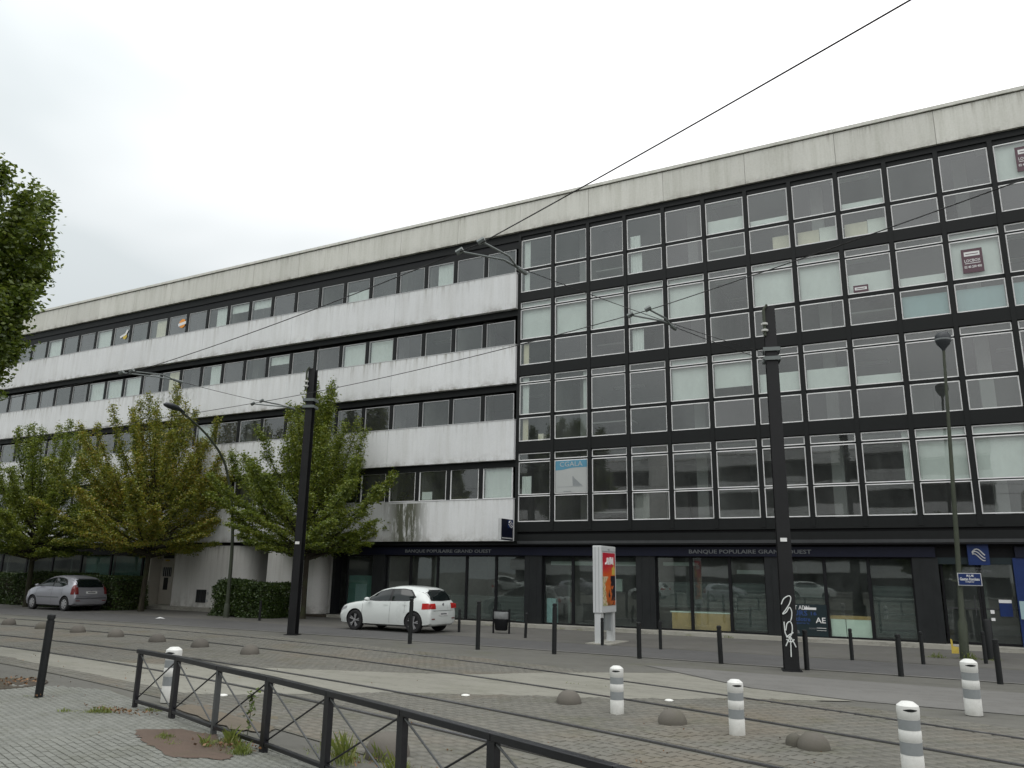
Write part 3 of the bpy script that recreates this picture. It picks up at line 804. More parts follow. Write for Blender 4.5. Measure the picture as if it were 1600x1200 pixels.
# dark poster and white cupboards behind the glass
ps = MB(); ps.box(9.86, 10.93, .335, .35, .15, 1.12)
o = obj('window_poster', ps, mat('poster_dark'), bld); o['label'] = 'dark poster with blue and white lettering low in the window'
for txt, w_, h_, mm, x_, z_ in (('T ADN', .46, .13, 'paper_white', 9.95, .955), ('URS', .42, .16, 'poster_blue', 9.92, .77), ('16', .17, .11, 'poster_blue', 10.45, .79),
                           ('rtilotre', .50, .13, 'poster_blue', 9.92, .60), ('AE', .30, .17, 'paper_white', 10.58, .56), ('mparte la', .45, .07, 'poster_blue', 9.93, .50),
                           ('ouvert', .24, .06, 'letter_grey', 10.36, .36), ('a', .12, .10, 'letter_grey', 9.96, .22)):
    fit_text('lettering', txt, w_, h_, mm, o, (x_, .33, z_), bold=.01, ext=.002)
b = MB(); b.box(10.25, 10.62, .322, .330, .96, 1.03); b.box(10.60, 10.88, .322, .330, .40, .415); b.box(10.60, 10.88, .322, .330, .33, .34); obj('paint_mark', b, mat('paper_white'), o)
b = MB(); b.box(11.02, 11.45, .47, .9, .13, .70); b.box(11.47, 12.2, .47, .9, .13, .70); b.box(11.0, 12.22, .46, .92, .702, .80, 1)
obj('cupboard', b, [mat('cabinet_white'), mat('timber')], bld)
b = MB(); b.box(5.85, 7.85, .47, 1.2, .13, .72); b.box(5.80, 7.90, .46, 1.25, .722, .76, 1); obj('counter', b, [mat('timber'), mat('cabinet_white')], bld)
b = MB(); b.box(8.80, 9.05, .48, .65, .3, 1.1); obj('cupboard', b, mat('curtain_cream'), bld)
b = MB(); b.box(1.02, 1.40, .50, .7, .13, 1.05); b.box(-.28, .10, .50, .6, .13, 1.05); obj('display_board', b, mat('blind_blue'), bld)
b = MB(); b.box(-8.50, -7.15, .50, .56, .15, 1.75); b.box(-8.1, -7.5, .48, .498, .15, 1.4, 1); obj('display_board', b, [mat('teal_panel'), mat('blind_blue')], bld)
b = MB(); b.box(1.0, 4.6, .9, 1.4, 2.28, 2.42); b.box(5.45, 6.6, .9, 1.4, 2.3, 2.42); b.box(7.95, 8.9, 1.4, 1.7, 2.05, 2.18); obj('light_fitting', b, mat('blind_fabric'), bld)
b = MB(); b.box(2.9, 3.7, 1.4, 1.5, 1.35, 1.8); obj('wall_board', b, mat('blind_fabric'), bld)
# ---- left wing ground floor: rounded rendered walls, recessed door, dark glazing
def wallpath(pts, z0, z1, th):
    b = MB(); n = len(pts)
    for i in range(n-1):
        (ax, ay), (bx_, by_) = pts[i], pts[i+1]
        b.poly([(ax, ay, z0), (bx_, by_, z0), (bx_, by_, z1), (ax, ay, z1)])
    return b
def arc(cx_, cy_, r, a0, a1, n=14): return [(cx_+r*math.cos(R(a0+(a1-a0)*i/n)), cy_+r*math.sin(R(a0+(a1-a0)*i/n))) for i in range(n+1)]
pts = [(-18.95, .62), (-18.95, -.06)] + [(-15.0, -.06)] + arc(-15.0, .80, .86, -90, 0) + [(-14.14, 1.4)]
o = obj('rounded_wall', wallpath(pts, .15, 2.998, .1), mat('rendered_wall'), bld, smooth=30)
pts = [(-12.80, 1.4), (-12.80, -.06), (-10.35, -.06)] + arc(-10.35, .62, .68, -90, 0) + [(-9.67, .75), (-9.03, .75)]
pts = [(-12.80, 1.4), (-12.80, -.06), (-10.2, -.06)] + arc(-10.2, .58, .64, -90, -8) + [(-9.02, .55)]
obj('rounded_wall', wallpath(pts, .10, 2.998, .1), mat('rendered_wall'), bld, smooth=30)
bxo('door_recess', -14.14, -12.80, 1.30, 1.35, .1, 2.998, 'black_metal')
b = MB(); b.box(-20.95, -20.72, -.06, .62, .15, 2.998); b.box(-20.719, -18.951, .62, .66, .15, 2.998)
obj('rendered_wall', b, mat('door_cream'), bld)
d = MB(); d.box(0, .93, 0, .05, 0, 2.05)
dr_ = obj('door', d, mat('door_cream'), bld, loc=(-20.68, .565, .16)); dr_['label'] = 'cream door with barred glass panels'
b = MB(); b.box(.15, .80, -.012, -.002, 1.35, 1.80); b.box(.30, .62, -.012, -.002, .70, 1.30); obj('glass', b, mat('pier_panel'), dr_)
b = MB()
for i in range(5): b.box(.18+i*.14, .20+i*.14, -.03, -.014, 1.35, 1.80)
obj('grille_bar', b, mat('alu'), dr_)
b = MB(); b.tube([(.86, -.05, .95), (.86, -.05, 1.15)], .02, 6); obj('door_handle', b, mat('alu'), dr_)
b = MB(); b.box(-20.62, -19.85, .60, .615, 2.40, 2.85); obj('transom_window', b, mat('pier_panel'), bld)
b = MB(); b.box(-20.4, -20.15, .55, .60, 2.26, 2.34); obj('door_light', b, mat('yellow_paper'), bld)
b = MB()
b.box(-17.20, -16.55, -.085, -.062, .36, .95)
for i in range(6): b.box(-17.17+i*.105, -17.115+i*.105, -.10, -.086, .38, .93, 1)
b.box(-16.89, -16.85, -.105, -.087, .36, .95, 1)
o = obj('vent_grille', b, [mat('pier_panel'), mat('edge_trim')], bld)
b = MB()
for x0, z0 in ((-16.42, .80), (-16.45, .45)): b.tube([(x0, -.10, z0), (x0, -.062, z0)], .07, 10)
obj('pipe_outlet', b, mat('alu'), bld)
xs = [-43.2, -41, -39, -36.7, -34.2, -31.8, -29.4, -26.9, -24.4, -21.9, -20.95]
for i in range(len(xs)-1):
    a, c = xs[i], xs[i+1]
    b = frame_mb(c-a, 2.49, .06, .09); o = link('shop_window', b.mesh('shop_window', mat('black_metal')), bld, (a, .36, .125))
    put_pane(pane_mesh(c-a-.1, 2.4, 'shop_glass'), o, (c-a)/2, .05, 1.245)
    if i in (7, 8): drape(.1, c-a-.1, .95, 2.35, 'teal_panel', y=.25, parent=o, folds=False)  # teal sheets stand in for the lit bay, no real blind
bxo('soffit_filler', -43.2, -20.95, .36, .8, 2.62, 2.998, 'black_metal')

# ================================================================ things fixed on the facade
# projecting bank sign
sg = thing('projecting_sign', 'small dark blue bank sign projecting from the last white panel beside the glazed wing', 'sign', (-.15, -.21, 3.14))
b = MB(); b.box(-.06, .06, -.95, -.02, .02, .80); obj('panel', b, mat('sign_blue'), sg)
b = MB(); b.box(.062, .070, -.45, -.06, .48, .78); obj('logo', b, mat('logo_blue'), sg)
b = MB()
for i in range(3): b.tube([(.075, -.40+.3*t, .68-.06*i+.06*math.sin(t*4+i)) for t in [j/7 for j in range(8)]], .018, 5)
obj('swirl', b, mat('paper_white'), sg)
b = MB(); b.box(.062, .068, -.9, -.06, .07, .11); obj('text_line', b, mat('alu'), sg)
b = MB(); b.box(-.07, .07, -.019, .006, .0, .82); b.box(-.065, .065, -.97, -.951, .02, .8); obj('bracket', b, mat('alu'), sg)
# stickers and posters in the windows
def window_poster(x, z, w_, h_, label, fn, group=None, rot=0.0, y=-.010):
    o = thing('window_sticker', label, 'poster', (x, y, z), 0, group); fn(o, w_, h_)
    if rot: o.rotation_euler = (0, rot, 0)
    return o
def plum(o, w_, h_):
    b = MB(); b.box(0, w_, 0, .008, 0, h_); obj('sheet', b, mat('plum_sign'), o)
    b = MB(); b.box(w_*.13, w_*.87, -.004, -.001, h_*.70, h_*.88); obj('logo', b, mat('paper_white'), o)
    b = MB(); b.box(w_*.2, w_*.8, -.007, -.005, h_*.77, h_*.80); obj('bar', b, mat('plum_sign'), o)
    fit_text('lettering', 'LOCBOX', w_*.76, h_*.12, 'paper_white', o, (w_*.12, -.004, h_*.45), bold=.01, ext=.001)
    b = MB(); b.box(w_*.13, w_*.87, -.004, -.001, h_*.385, h_*.41); obj('bar', b, mat('paper_white'), o)
    fit_text('lettering', '02 40 200 400', w_*.82, h_*.10, 'paper_white', o, (w_*.09, -.004, h_*.20), bold=.02, ext=.001)
window_poster(15.80, 11.40, .58, .80, 'plum letting notice on the blind under the second floor band, right edge of the photo', plum)
window_poster(17.62, 14.52, .58, .84, 'plum letting notice in the topmost window, cut by the right edge', plum)
def half(o, w_, h_):
    b = MB(); b.box(0, w_, 0, .008, 0, h_); obj('sheet', b, mat('plum_sign'), o)
    b = MB(); b.box(w_*.1, w_*.9, -.004, -.001, h_*.30, h_*.72); obj('logo', b, mat('paper_white'), o)
    b = MB(); b.box(w_*.2, w_*.8, -.007, -.005, h_*.45, h_*.55); obj('bar', b, mat('plum_sign'), o)
window_poster(12.58, 11.27, .46, .24, 'small plum notice with a white bar sitting at the foot of a window pane', half)
def cgala(o, w_, h_):
    b = MB(); b.box(0, w_, 0, .006, 0, h_); obj('sheet', b, mat('paper_dimmed'), o)
    b = MB(); n = 12
    for i in range(n):
        a, c = i/n, (i+1)/n; f = lambda t: h_*(.70+.07*(1/(1+math.exp(-(t-.35)*12))))
        b.poly([(a*w_, -.003, f(a)), (c*w_, -.003, f(c)), (c*w_, -.003, h_), (a*w_, -.003, h_)])
    obj('header', b, mat('poster_cyan'), o)
    fit_text('lettering', 'CGALA', w_*.72, h_*.15, 'paper_dimmed', o, (w_*.14, -.006, h_*.81), bold=.0, ext=.001)
    b = MB(); b.poly([(w_*.54, -.004, h_*.50), (w_*.57, -.004, h_*.50), (w_*.72, -.004, h_*.24), (w_*.68, -.004, h_*.25)]); obj('leaf_mark', b, mat('grey_reflector'), o)
    b = MB(); b.box(w_*.06, w_*.86, -.004, -.002, h_*.175, h_*.183); b.box(w_*.25, w_*.5, -.004, -.002, h_*.03, h_*.05); b.poly([(w_*.54, -.0035, h_*.5), (w_*.86, -.0035, h_*.2), (w_*.55, -.0035, h_*.2)]); obj('fine_print', b, mat('grey_reflector'), o)
window_poster(1.60, 4.94, 1.30, 1.22, 'white poster headed CGALA on blue, filling a first floor window', cgala)
def stick1(o, w_, h_):
    b = MB(); b.tube([(w_/2, 0, h_/2), (w_/2, .008, h_/2)], h_*.5, 18); obj('disc', b, mat('orange_sticker'), o)
    b = MB(); b.box(0, w_, -.008, -.002, h_*.30, h_*.62); obj('strip', b, mat('paper_white'), o)
window_poster(-20.85, 14.48, .62, .50, 'orange round sticker with a white strip in a top floor window', stick1, rot=-.15)
def stick2(o, w_, h_):
    b = MB(); b.tube([(w_*.55, 0, h_*.3), (w_*.55, .008, h_*.3)], h_*.35, 14); obj('disc', b, mat('yellow_paper'), o)
    b = MB(); b.poly([(0, -.006, h_*.25), (w_*.7, -.006, h_*.40), (w_, -.006, h_*.9), (w_*.8, -.006, h_), (w_*.6, -.006, h_*.62), (0, -.006, h_*.5)]); obj('swoosh', b, mat('paper_white'), o)
window_poster(-25.65, 14.45, .72, .50, 'white tick-shaped sticker over a yellow disc in a top floor window', stick2, rot=-.15)
def paper(o, w_, h_):
    b = MB(); b.box(0, w_, 0, .006, 0, h_); obj('sheet', b, mat('blind_fabric'), o)
window_poster(-4.55, 4.86, .50, .32, 'pale sheet of paper leaning at the foot of a first floor window', paper, y=.05)

# ================================================================ cars
def catmull(P, sub):
    P = np.array(P, float); out_ = []
    n = len(P)
    for i in range(n-1):
        p0, p1, p2, p3 = P[max(i-1,0)], P[i], P[i+1], P[min(i+2,n-1)]
        for k in range(sub):
            t = k/sub
            q = 0.5*((2*p1)+(-p0+p2)*t+(2*p0-5*p1+4*p2-p3)*t*t+(-p0+3*p1-3*p2+p3)*t**3)
            out_.append(q)
    out_.append(P[-1]); return np.array(out_)
def car_shell(st, sub=4):
    # station: x, zbottom, zbelt, ztop, halfwidth sill, halfwidth middle, halfwidth belt, halfwidth roof
    S = catmull(st, sub); vs = []; fs = []; N = 11
    for (x, zb, zl, zt, ws, wm, wb, wr) in S:
        half = [(0, zb), (.80*ws, zb), (ws, zb+.06), (wm, zb+.22), (wm*1.0, (zb+zl)*.52+.06), (wb, zl),
                (wb*.55+wr*.45+.012, zl+(zt-zl)*.45), (wr, zl+(zt-zl)*.86), (wr*.90, zl+(zt-zl)*.95), (wr*.55, zt-.006*(zt>zl)), (0, zt)]
        ring = [(x, -y, z) for y, z in half] + [(x, y, z) for y, z in half[-2:0:-1]]
        vs += ring
    n = 2*N-2
    for i in range(len(S)-1):
        for k in range(n):
            a, b_ = i*n+k, i*n+(k+1) % n
            fs.append((a, a+n, b_+n, b_))
    fs.append(tuple(range(n))); fs.append(tuple(range((len(S)-1)*n+n-1, (len(S)-1)*n-1, -1)))
    return vs, fs
def build_car(name, label, st, spec, paint, group=None):
    root = thing(name, label, 'car', group=group)
    vs, fs = car_shell(st)
    bvh = BVHTree.FromPolygons([Vector(v) for v in vs], fs)
    me = bpy.data.meshes.new('body'); me.from_pydata(vs, [], fs)
    bm = bmesh.new(); bm.from_mesh(me); bmesh.ops.recalc_face_normals(bm, faces=bm.faces); bm.to_mesh(me); bm.free()
    me.materials.append(mat(paint)); me.materials.append(mat('black_plastic'))
    body = link('body', me, root)
    wr_, wz = spec['wr'], spec['wr']
    cut = MB()
    for xw in spec['axles']:
        for s in (-1, 1):
            prof = [(0.001, 0), (spec['arch'], 0), (spec['arch'], .36), (0.001, .36)]
            q = MB(); q.lathe(prof, 36, ax='y')
            cut.add([(v[0]+xw, s*(0.52)+ (v[1] if s > 0 else -v[1]), v[2]+wz+.015) for v in q.v], q.f)
    cme = cut.mesh('cutter', mat('black_plastic')); bm = bmesh.new(); bm.from_mesh(cme)
    bmesh.ops.remove_doubles(bm, verts=bm.verts, dist=.002); bmesh.ops.recalc_face_normals(bm, faces=bm.faces); bm.to_mesh(cme); bm.free()
    co = link('cutter', cme)
    md = body.modifiers.new('b', 'BOOLEAN'); md.operation = 'DIFFERENCE'; md.object = co; md.solver = 'EXACT'; md.material_mode = 'TRANSFER'
    bpy.context.view_layer.update()
    nm = bpy.data.meshes.new_from_object(body.evaluated_get(bpy.context.evaluated_depsgraph_get()))
    body.modifiers.clear(); body.data = nm; nm.name = 'body'
    nm.polygons.foreach_set('use_smooth', [True]*len(nm.polygons)); nm.set_sharp_from_angle(angle=R(38))
    bpy.data.objects.remove(co)
    def patch(pname, axis, a0, a1, lo, hi, m_, n=14, mm=8, off=.006, parent=root):
        b = MB(); V = []
        for i in range(n+1):
            a = a0+(a1-a0)*i/n
            for j in range(mm+1):
                z = lo(a)+(hi(a)-lo(a))*j/mm
                if axis in ('y-', 'y+'):
                    s = -1 if axis == 'y-' else 1
                    h = bvh.ray_cast(Vector((a, 3*s, z)), Vector((0, -s, 0)))
                    p = h[0] + Vector((0, s*off, 0)) if h[0] else Vector((a, s*.8, z))
                elif axis in ('x-', 'x+'):
                    s = -1 if axis == 'x-' else 1
                    h = bvh.ray_cast(Vector((4*s, a, z)), Vector((-s, 0, 0)))
                    p = h[0] + Vector((s*off, 0, off*.5)) if h[0] else Vector((s*1.9, a, z))
                V.append(p)
        F = []
        for i in range(n):
            for j in range(mm):
                a = i*(mm+1)+j; F.append((a, a+1, a+mm+2, a+mm+1))
        b.add(V, F)
        return obj(pname, b, mat(m_), parent, smooth=60)
    tabf = lambda t: (lambda a: float(np.interp(a, *zip(*t))))
    for sname in ('y-', 'y+'):
        for (a0, a1, lo, hi) in spec['side_glass']:
            patch('side_window', sname, a0, a1, tabf(lo), tabf(hi), 'car_glass', off=.008)
        a0, a1, lo, hi = spec['dlo']; patch('window_surround', sname, a0, a1, tabf(lo), tabf(hi), 'black_plastic', off=.003, n=24)
        for (xa, za, xb, zb) in spec['seams']:
            if abs(xa-xb) < .3:
                patch('door_seam', sname, min(xa, xb)-.0, max(xa, xb)+.008, lambda a: min(za, zb), lambda a: max(za, zb), 'black_plastic', n=1, mm=14, off=.0025)
        for (xa, xb, z) in spec['handles']:
            s = -1 if sname == 'y-' else 1
            patch('door_handle', sname, xa, xb, lambda a: z, lambda a: z+.028, spec['handle_mat'], n=4, mm=2, off=.03)
        lo, hi, a0, a1 = spec['tail']; patch('tail_light', sname, a0, a1, tabf(lo), tabf(hi), spec.get('lens', 'red_plastic'), off=.008)
        if 'rub' in spec:
            patch('rubbing_strip', sname, spec['rub'][0], spec['rub'][1], lambda a: spec['rub'][2], lambda a: spec['rub'][3], spec['rub'][4], n=10, mm=1, off=.012)
        a0, a1, lo, hi = spec['head']; patch('headlight', sname, a0, a1, tabf(lo), tabf(hi), 'alloy', off=.006)
    wlo, whi, ww = spec['rear_glass']; patch('rear_window', 'x+', -ww, ww, tabf(wlo), tabf(whi), 'car_glass', off=.010)
    wlo, whi, ww = spec['rear_glass']; patch('rear_window_surround', 'x+', -ww-.03, ww+.03, lambda a: tabf(wlo)(a)-.02, lambda a: tabf(whi)(a)+.03, 'black_plastic', off=.003)
    for s in (-1, 1):
        y0, y1, lo, hi = spec['tail_rear']
        patch('tail_light', 'x+', min(s*y0, s*y1), max(s*y0, s*y1), lambda a: lo, lambda a: hi, spec.get('lens', 'red_plastic'), off=.012, n=6)
    lo, hi, ww = spec['wind']; patch('windscreen', 'x-', -ww, ww, tabf(lo), tabf(hi), 'car_glass', off=.008)
    a, c, z0, z1 = spec['plate']; patch('licence_plate', 'x+', a, c, lambda t: z0, lambda t: z1, 'paper_white', n=3, mm=1, off=.02)
    patch('plate_text', 'x+', a+.08, c-.08, lambda t: z0+.03, lambda t: z1-.03, 'letter_grey', n=9, mm=1, off=.024)
    patch('bumper_trim', 'x+', -.62, .62, lambda t: .215, lambda t: .27, 'black_plastic', n=10, mm=1, off=.01)
    for s in (-1, 1): patch('rear_reflector', 'x+', min(s*.52, s*.70), max(s*.52, s*.70), lambda t: .43, lambda t: .465, 'dark_red', n=4, mm=1, off=.012)
    patch('boot_seam', 'x+', -.60, .60, lambda t: spec['seamz'], lambda t: spec['seamz']+.012, 'black_plastic', n=10, mm=1, off=.004)
    b = MB(); zl = spec['seamz']+.20; b.tube([(0, 0, 0), (.012, 0, 0)], .045, 14)
    h = bvh.ray_cast(Vector((4, 0, zl)), Vector((-1, 0, 0))); xl = h[0].x if h[0] else 1.9
    obj('badge', b, mat('letter_grey'), root, loc=(xl+.004, 0, zl))
    for s in (-1, 1):
        mx_, my_, mz_ = spec['mirror']; b = MB()
        prof = [(-.10, .03), (-.06, .075), (.0, .09), (.05, .085), (.07, .05)]
        b.tube([(mx_+dx_, s*(my_+.06), mz_) for dx_, _ in prof], [r for _, r in prof], 12)
        b.v = [(v[0], v[1], mz_+(v[2]-mz_)*.75) for v in b.v]
        b.tube([(mx_, s*(my_-.06), mz_-.02), (mx_, s*(my_+.05), mz_-.01)], .025, 6, 1)
        obj('wing_mirror', b, [mat(paint), mat('black_plastic')], root, smooth=50)
    wprof_tyre = [(wr_*.66, 0), (wr_*.80, -.012), (wr_*.94, -.006), (wr_, .02), (wr_, .17), (wr_*.94, .195), (wr_*.6, .2)]
    for xw in spec['axles']:
        for s in (-1, 1):
            wb_ = MB(); wb_.lathe(wprof_tyre, 36, ax='y'); wl_ = obj('wheel', wb_, mat('tyre_rubber'), root, smooth=40, loc=(xw, s*spec['track'], wr_), rz=0 if s < 0 else math.pi)
            rb = MB(); rb.lathe([(.001, .05), (wr_*.62, .045), (wr_*.66, .02), (wr_*.68, -.002), (wr_*.66, .004)], 36, ax='y', mi=0)
            ns = spec['spokes']
            if spec['rim'] == 'alloy':
                for q in range(ns):
                    a = 2*math.pi*q/ns
                    for da in (-.13, .17):
                        c0, c1 = a+da*.4, a+da+.12
                        p = [(wr_*.12, c0-.25), (wr_*.12, c0+.25), (wr_*.645, c1+.075), (wr_*.645, c1-.075)]
                        rb.add([(r*math.cos(t), -.004+.012*(r < wr_*.3), r*math.sin(t)) for r, t in p] + [(r*math.cos(t), .03, r*math.sin(t)) for r, t in p],
                               [(0,1,2,3), (0,4,5,1), (1,5,6,2), (2,6,7,3), (3,7,4,0)], 1)
            else:
                rb.lathe([(.001, -.014), (wr_*.25, -.012), (wr_*.58, .004), (wr_*.655, .006), (wr_*.66, .03)], 36, ax='y', mi=1)
                for q in range(ns):
                    a = 2*math.pi*(q+.5)/ns
                    p = [(wr_*.34, a-.10), (wr_*.34, a+.10), (wr_*.57, a+.16), (wr_*.57, a-.16)]
                    rb.add([(r*math.cos(t), -.013+.014*(r > wr_*.5), r*math.sin(t)) for r, t in p], [(0,1,2,3)], 0)
            rb.lathe([(.001, -.012), (wr_*.13, -.010), (wr_*.15, .01)], 14, ax='y', mi=1)
            obj('rim', rb, [mat('wheel_dark'), mat('alloy' if spec['rim'] == 'alloy' else 'hub_cap')], wl_, smooth=35)
    return root
W1 = .835
ST1 = [ # white hatchback; nose towards -x
 (-2.02,.30,.52,.56,.50,.55,.50,.40), (-1.99,.22,.60,.66,.62,.68,.62,.52), (-1.90,.19,.68,.755,.72,.78,.72,.62), (-1.72,.18,.76,.84,.78,.825,.78,.70),
 (-1.40,.18,.83,.91,.80,W1,.80,.72), (-1.05,.18,.88,.965,.81,W1,.805,.70), (-.86,.18,.90,1.03,.81,W1,.805,.67), (-.60,.18,.91,1.19,.81,W1,.80,.62),
 (-.30,.18,.92,1.345,.81,W1,.80,.59), (0.05,.18,.93,1.425,.81,W1,.80,.585), (.45,.18,.94,1.480,.81,W1,.80,.585), (.90,.18,.95,1.472,.81,W1,.80,.575),
 (1.30,.18,.965,1.440,.81,W1,.795,.56), (1.50,.19,.97,1.395,.81,.83,.785,.545), (1.60,.20,.965,1.33,.80,.825,.775,.555), (1.70,.21,.955,1.19,.795,.82,.765,.58),
 (1.79,.22,.945,1.03,.79,.81,.76,.62), (1.84,.24,.90,.955,.77,.795,.74,.64), (1.885,.27,.80,.86,.74,.77,.72,.64), (1.90,.34,.62,.66,.68,.72,.68,.60)]
SP1 = dict(wr=.325, arch=.368, axles=(-1.235, 1.235), track=.835, spokes=5, rim='alloy',
  dlo=(-.86, 1.27, [(-.86,.985),(-.4,.965),(1.05,1.00),(1.27,1.12)], [(-.86,.99),(-.30,1.29),(.1,1.37),(.7,1.39),(1.02,1.35),(1.27,1.13)]),
  side_glass=[(-.78, .20, [(-.78,.99),(.2,.985)], [(-.78,1.005),(-.28,1.27),(.05,1.335),(.2,1.345)]),
              (.30, 1.19, [(.3,.99),(1.0,1.01),(1.19,1.10)], [(.3,1.355),(.7,1.37),(.98,1.33),(1.19,1.13)])],
  seams=[(-.93,.30,-.93,.93), (.245,.28,.245,.96), (.86,.62,.86,.98)], handles=[(-.02,.17,.86), (.78,.95,.88)], handle_mat='car_white',
  tail=([(1.55,.75),(1.90,.77)], [(1.55,.94),(1.80,.945),(1.90,.9)], 1.56, 1.895), head=(-1.93,-1.62,[(-1.93,.60),(-1.62,.70)],[(-1.93,.68),(-1.62,.79)]),
  rear_glass=([(-.6,1.04),(0,1.02),(.6,1.04)], [(-.6,1.28),(-.45,1.335),(.45,1.335),(.6,1.28)], .58),
  tail_rear=(.47,.77,.765,.935), wind=([(-.6,1.03),(0,1.0),(.6,1.03)],[(-.5,1.31),(0,1.36),(.5,1.31)],.56), plate=(-.26,.26,.545,.645), seamz=.70,
  mirror=(-.66,.86,1.02))
polo = build_car('hatchback_car', 'white five-door hatchback with alloy wheels parked before the bank, left of the litter bin', ST1, SP1, 'car_white', 'parked cars')
polo.location = (-2.22, -4.50, .004); polo.scale = (.965, .98, 1.0)
W2 = .83
ST2 = [ # silver rounded hatchback
 (-1.93,.32,.50,.54,.50,.55,.50,.40), (-1.90,.24,.60,.66,.62,.68,.62,.50), (-1.80,.20,.72,.80,.72,.77,.72,.60), (-1.60,.19,.84,.92,.78,.815,.78,.68),
 (-1.30,.19,.93,1.02,.80,W2,.80,.69), (-1.02,.19,.97,1.12,.80,W2,.80,.66), (-.75,.19,.98,1.27,.80,W2,.80,.62), (-.45,.19,.985,1.41,.80,W2,.80,.60),
 (-.10,.19,.99,1.50,.80,W2,.80,.60), (.30,.19,.995,1.53,.80,W2,.80,.59), (.75,.19,1.0,1.52,.80,W2,.80,.58), (1.15,.19,1.0,1.475,.80,W2,.79,.57),
 (1.42,.20,1.0,1.41,.80,.825,.785,.56), (1.56,.21,.995,1.32,.80,.82,.78,.57), (1.68,.22,.985,1.16,.79,.81,.77,.60), (1.76,.24,.96,1.02,.78,.80,.75,.64),
 (1.82,.27,.84,.90,.76,.785,.73,.64), (1.87,.29,.66,.70,.74,.77,.72,.64), (1.885,.36,.56,.60,.70,.73,.68,.60)]
SP2 = dict(wr=.305, arch=.35, axles=(-1.225, 1.225), track=.82, spokes=7, rim='cap',
  dlo=(-1.05, 1.20, [(-1.05,1.03),(.9,1.03),(1.20,1.13)], [(-1.05,1.04),(-.5,1.33),(0,1.43),(.5,1.44),(.9,1.38),(1.10,1.27),(1.20,1.14)]),
  side_glass=[(-.95, .15, [(-.95,1.05),(.15,1.05)], [(-.95,1.065),(-.48,1.31),(0,1.40),(.15,1.415)]),
              (.25, 1.14, [(.25,1.05),(.9,1.05),(1.14,1.13)], [(.25,1.42),(.5,1.42),(.88,1.36),(1.05,1.25),(1.14,1.15)])],
  seams=[(-.98,.30,-.98,.95), (.20,.28,.20,1.0), (.95,.60,.95,1.0)], handles=[(-.05,.13,.88), (.72,.9,.90)], handle_mat='car_silver',
  tail=([(1.5,.72),(1.8,.72)], [(1.5,1.02),(1.68,1.15),(1.8,.9)], 1.60, 1.80), head=(-1.84,-1.55,[(-1.84,.66),(-1.55,.74)],[(-1.84,.74),(-1.55,.86)]),
  rear_glass=([(-.6,1.04),(0,1.03),(.6,1.04)], [(-.6,1.30),(-.45,1.375),(.45,1.375),(.6,1.30)], .58),
  tail_rear=(.60,.755,.72,1.03), wind=([(-.6,1.12),(0,1.10),(.6,1.12)],[(-.5,1.38),(0,1.43),(.5,1.38)],.56), plate=(-.26,.26,.74,.84), seamz=.64,
  mirror=(-.80,.86,1.08), lens='dark_red', rub=(-.9,.8,.56,.61,'letter_grey'))
c3 = build_car('small_car', 'silver grey rounded hatchback parked by the hedge, left of the big trees', ST2, SP2, 'car_silver', 'parked cars')
c3.location = (-21.27, -3.90, .004); c3.rotation_euler = (0, 0, R(-1.5))
# cars parked behind the viewer; the shop glass mirrors them
for i, (cx_, cy_, rz, src, lb) in enumerate([(-22, -41, 3.1, polo, 'white hatchback parked behind the viewer, leftmost in the mirrored row'),
        (-15.5, -41, 3.1, c3, 'silver hatchback parked behind the viewer, second in the mirrored row'), (-8.5, -41.3, .05, polo, 'white hatchback behind the viewer facing the other way, mirrored in the bank glass'),
        (-2.0, -41, 3.1, c3, 'silver hatchback parked behind the viewer, mirrored beside the advert totem'), (5.2, -41, 3.1, polo, 'white hatchback parked behind the viewer, rightmost in the mirrored row')]):
    copy_tree(src, lb, (cx_, cy_, .004), rz)

# ================================================================ street furniture
# near black bollard, tilted
def bollard_me(h, r):
    b = MB(); b.lathe([(r, 0), (r, h-.10), (r*.82, h-.095), (r*.82, h-.075), (r, h-.07), (r, h-.015), (r*.6, h), (.001, h)], 16)
    return b.mesh('bollard', mat('bollard_black'), 40)
m12, m08 = bollard_me(1.22, .058), bollard_me(.84, .055)
def add_bollard(x, y, me, label, group, lean=(0,0)):
    o = tag(link('bollard', me, None, (x, y, 0)), label, 'bollard', group); o.rotation_euler = (lean[0], lean[1], 0); return o
G1 = 'black bollards along the far side of the road'; G2 = 'black bollards near the building kerb'
add_bollard(2.0, -19.41, m12, 'tall black bollard leaning slightly, alone on the near pavement left of the railing', 'bollards', (0, R(1.2)))
far = [(1.05,-8.41,m12,'tall black bollard in front of the rear wheel of the white car'), (3.39,-8.69,m12,'tall black bollard left of the litter bin, right of the white car'),
 (5.5,-8.52,m12,'tall black bollard between the litter bin and the advert totem'), (7.62,-8.23,m08,'short black bollard just right of the advert totem, near row'),
 (9.55,-8.15,m08,'short black bollard before the timber counter window'), (11.44,-8.28,m08,'short black bollard close right of the graffiti pole'),
 (13.28,-8.29,m08,'short black bollard halfway from the graffiti pole to the street name post'), (15.02,-8.47,m08,'short black bollard at the right end of the near row')]
for x, y, me, lb in far: add_bollard(x, y, me, lb, G1, (R(rnd.uniform(-1,1)), R(rnd.uniform(-1,1))))
m07 = bollard_me(.75, .045)
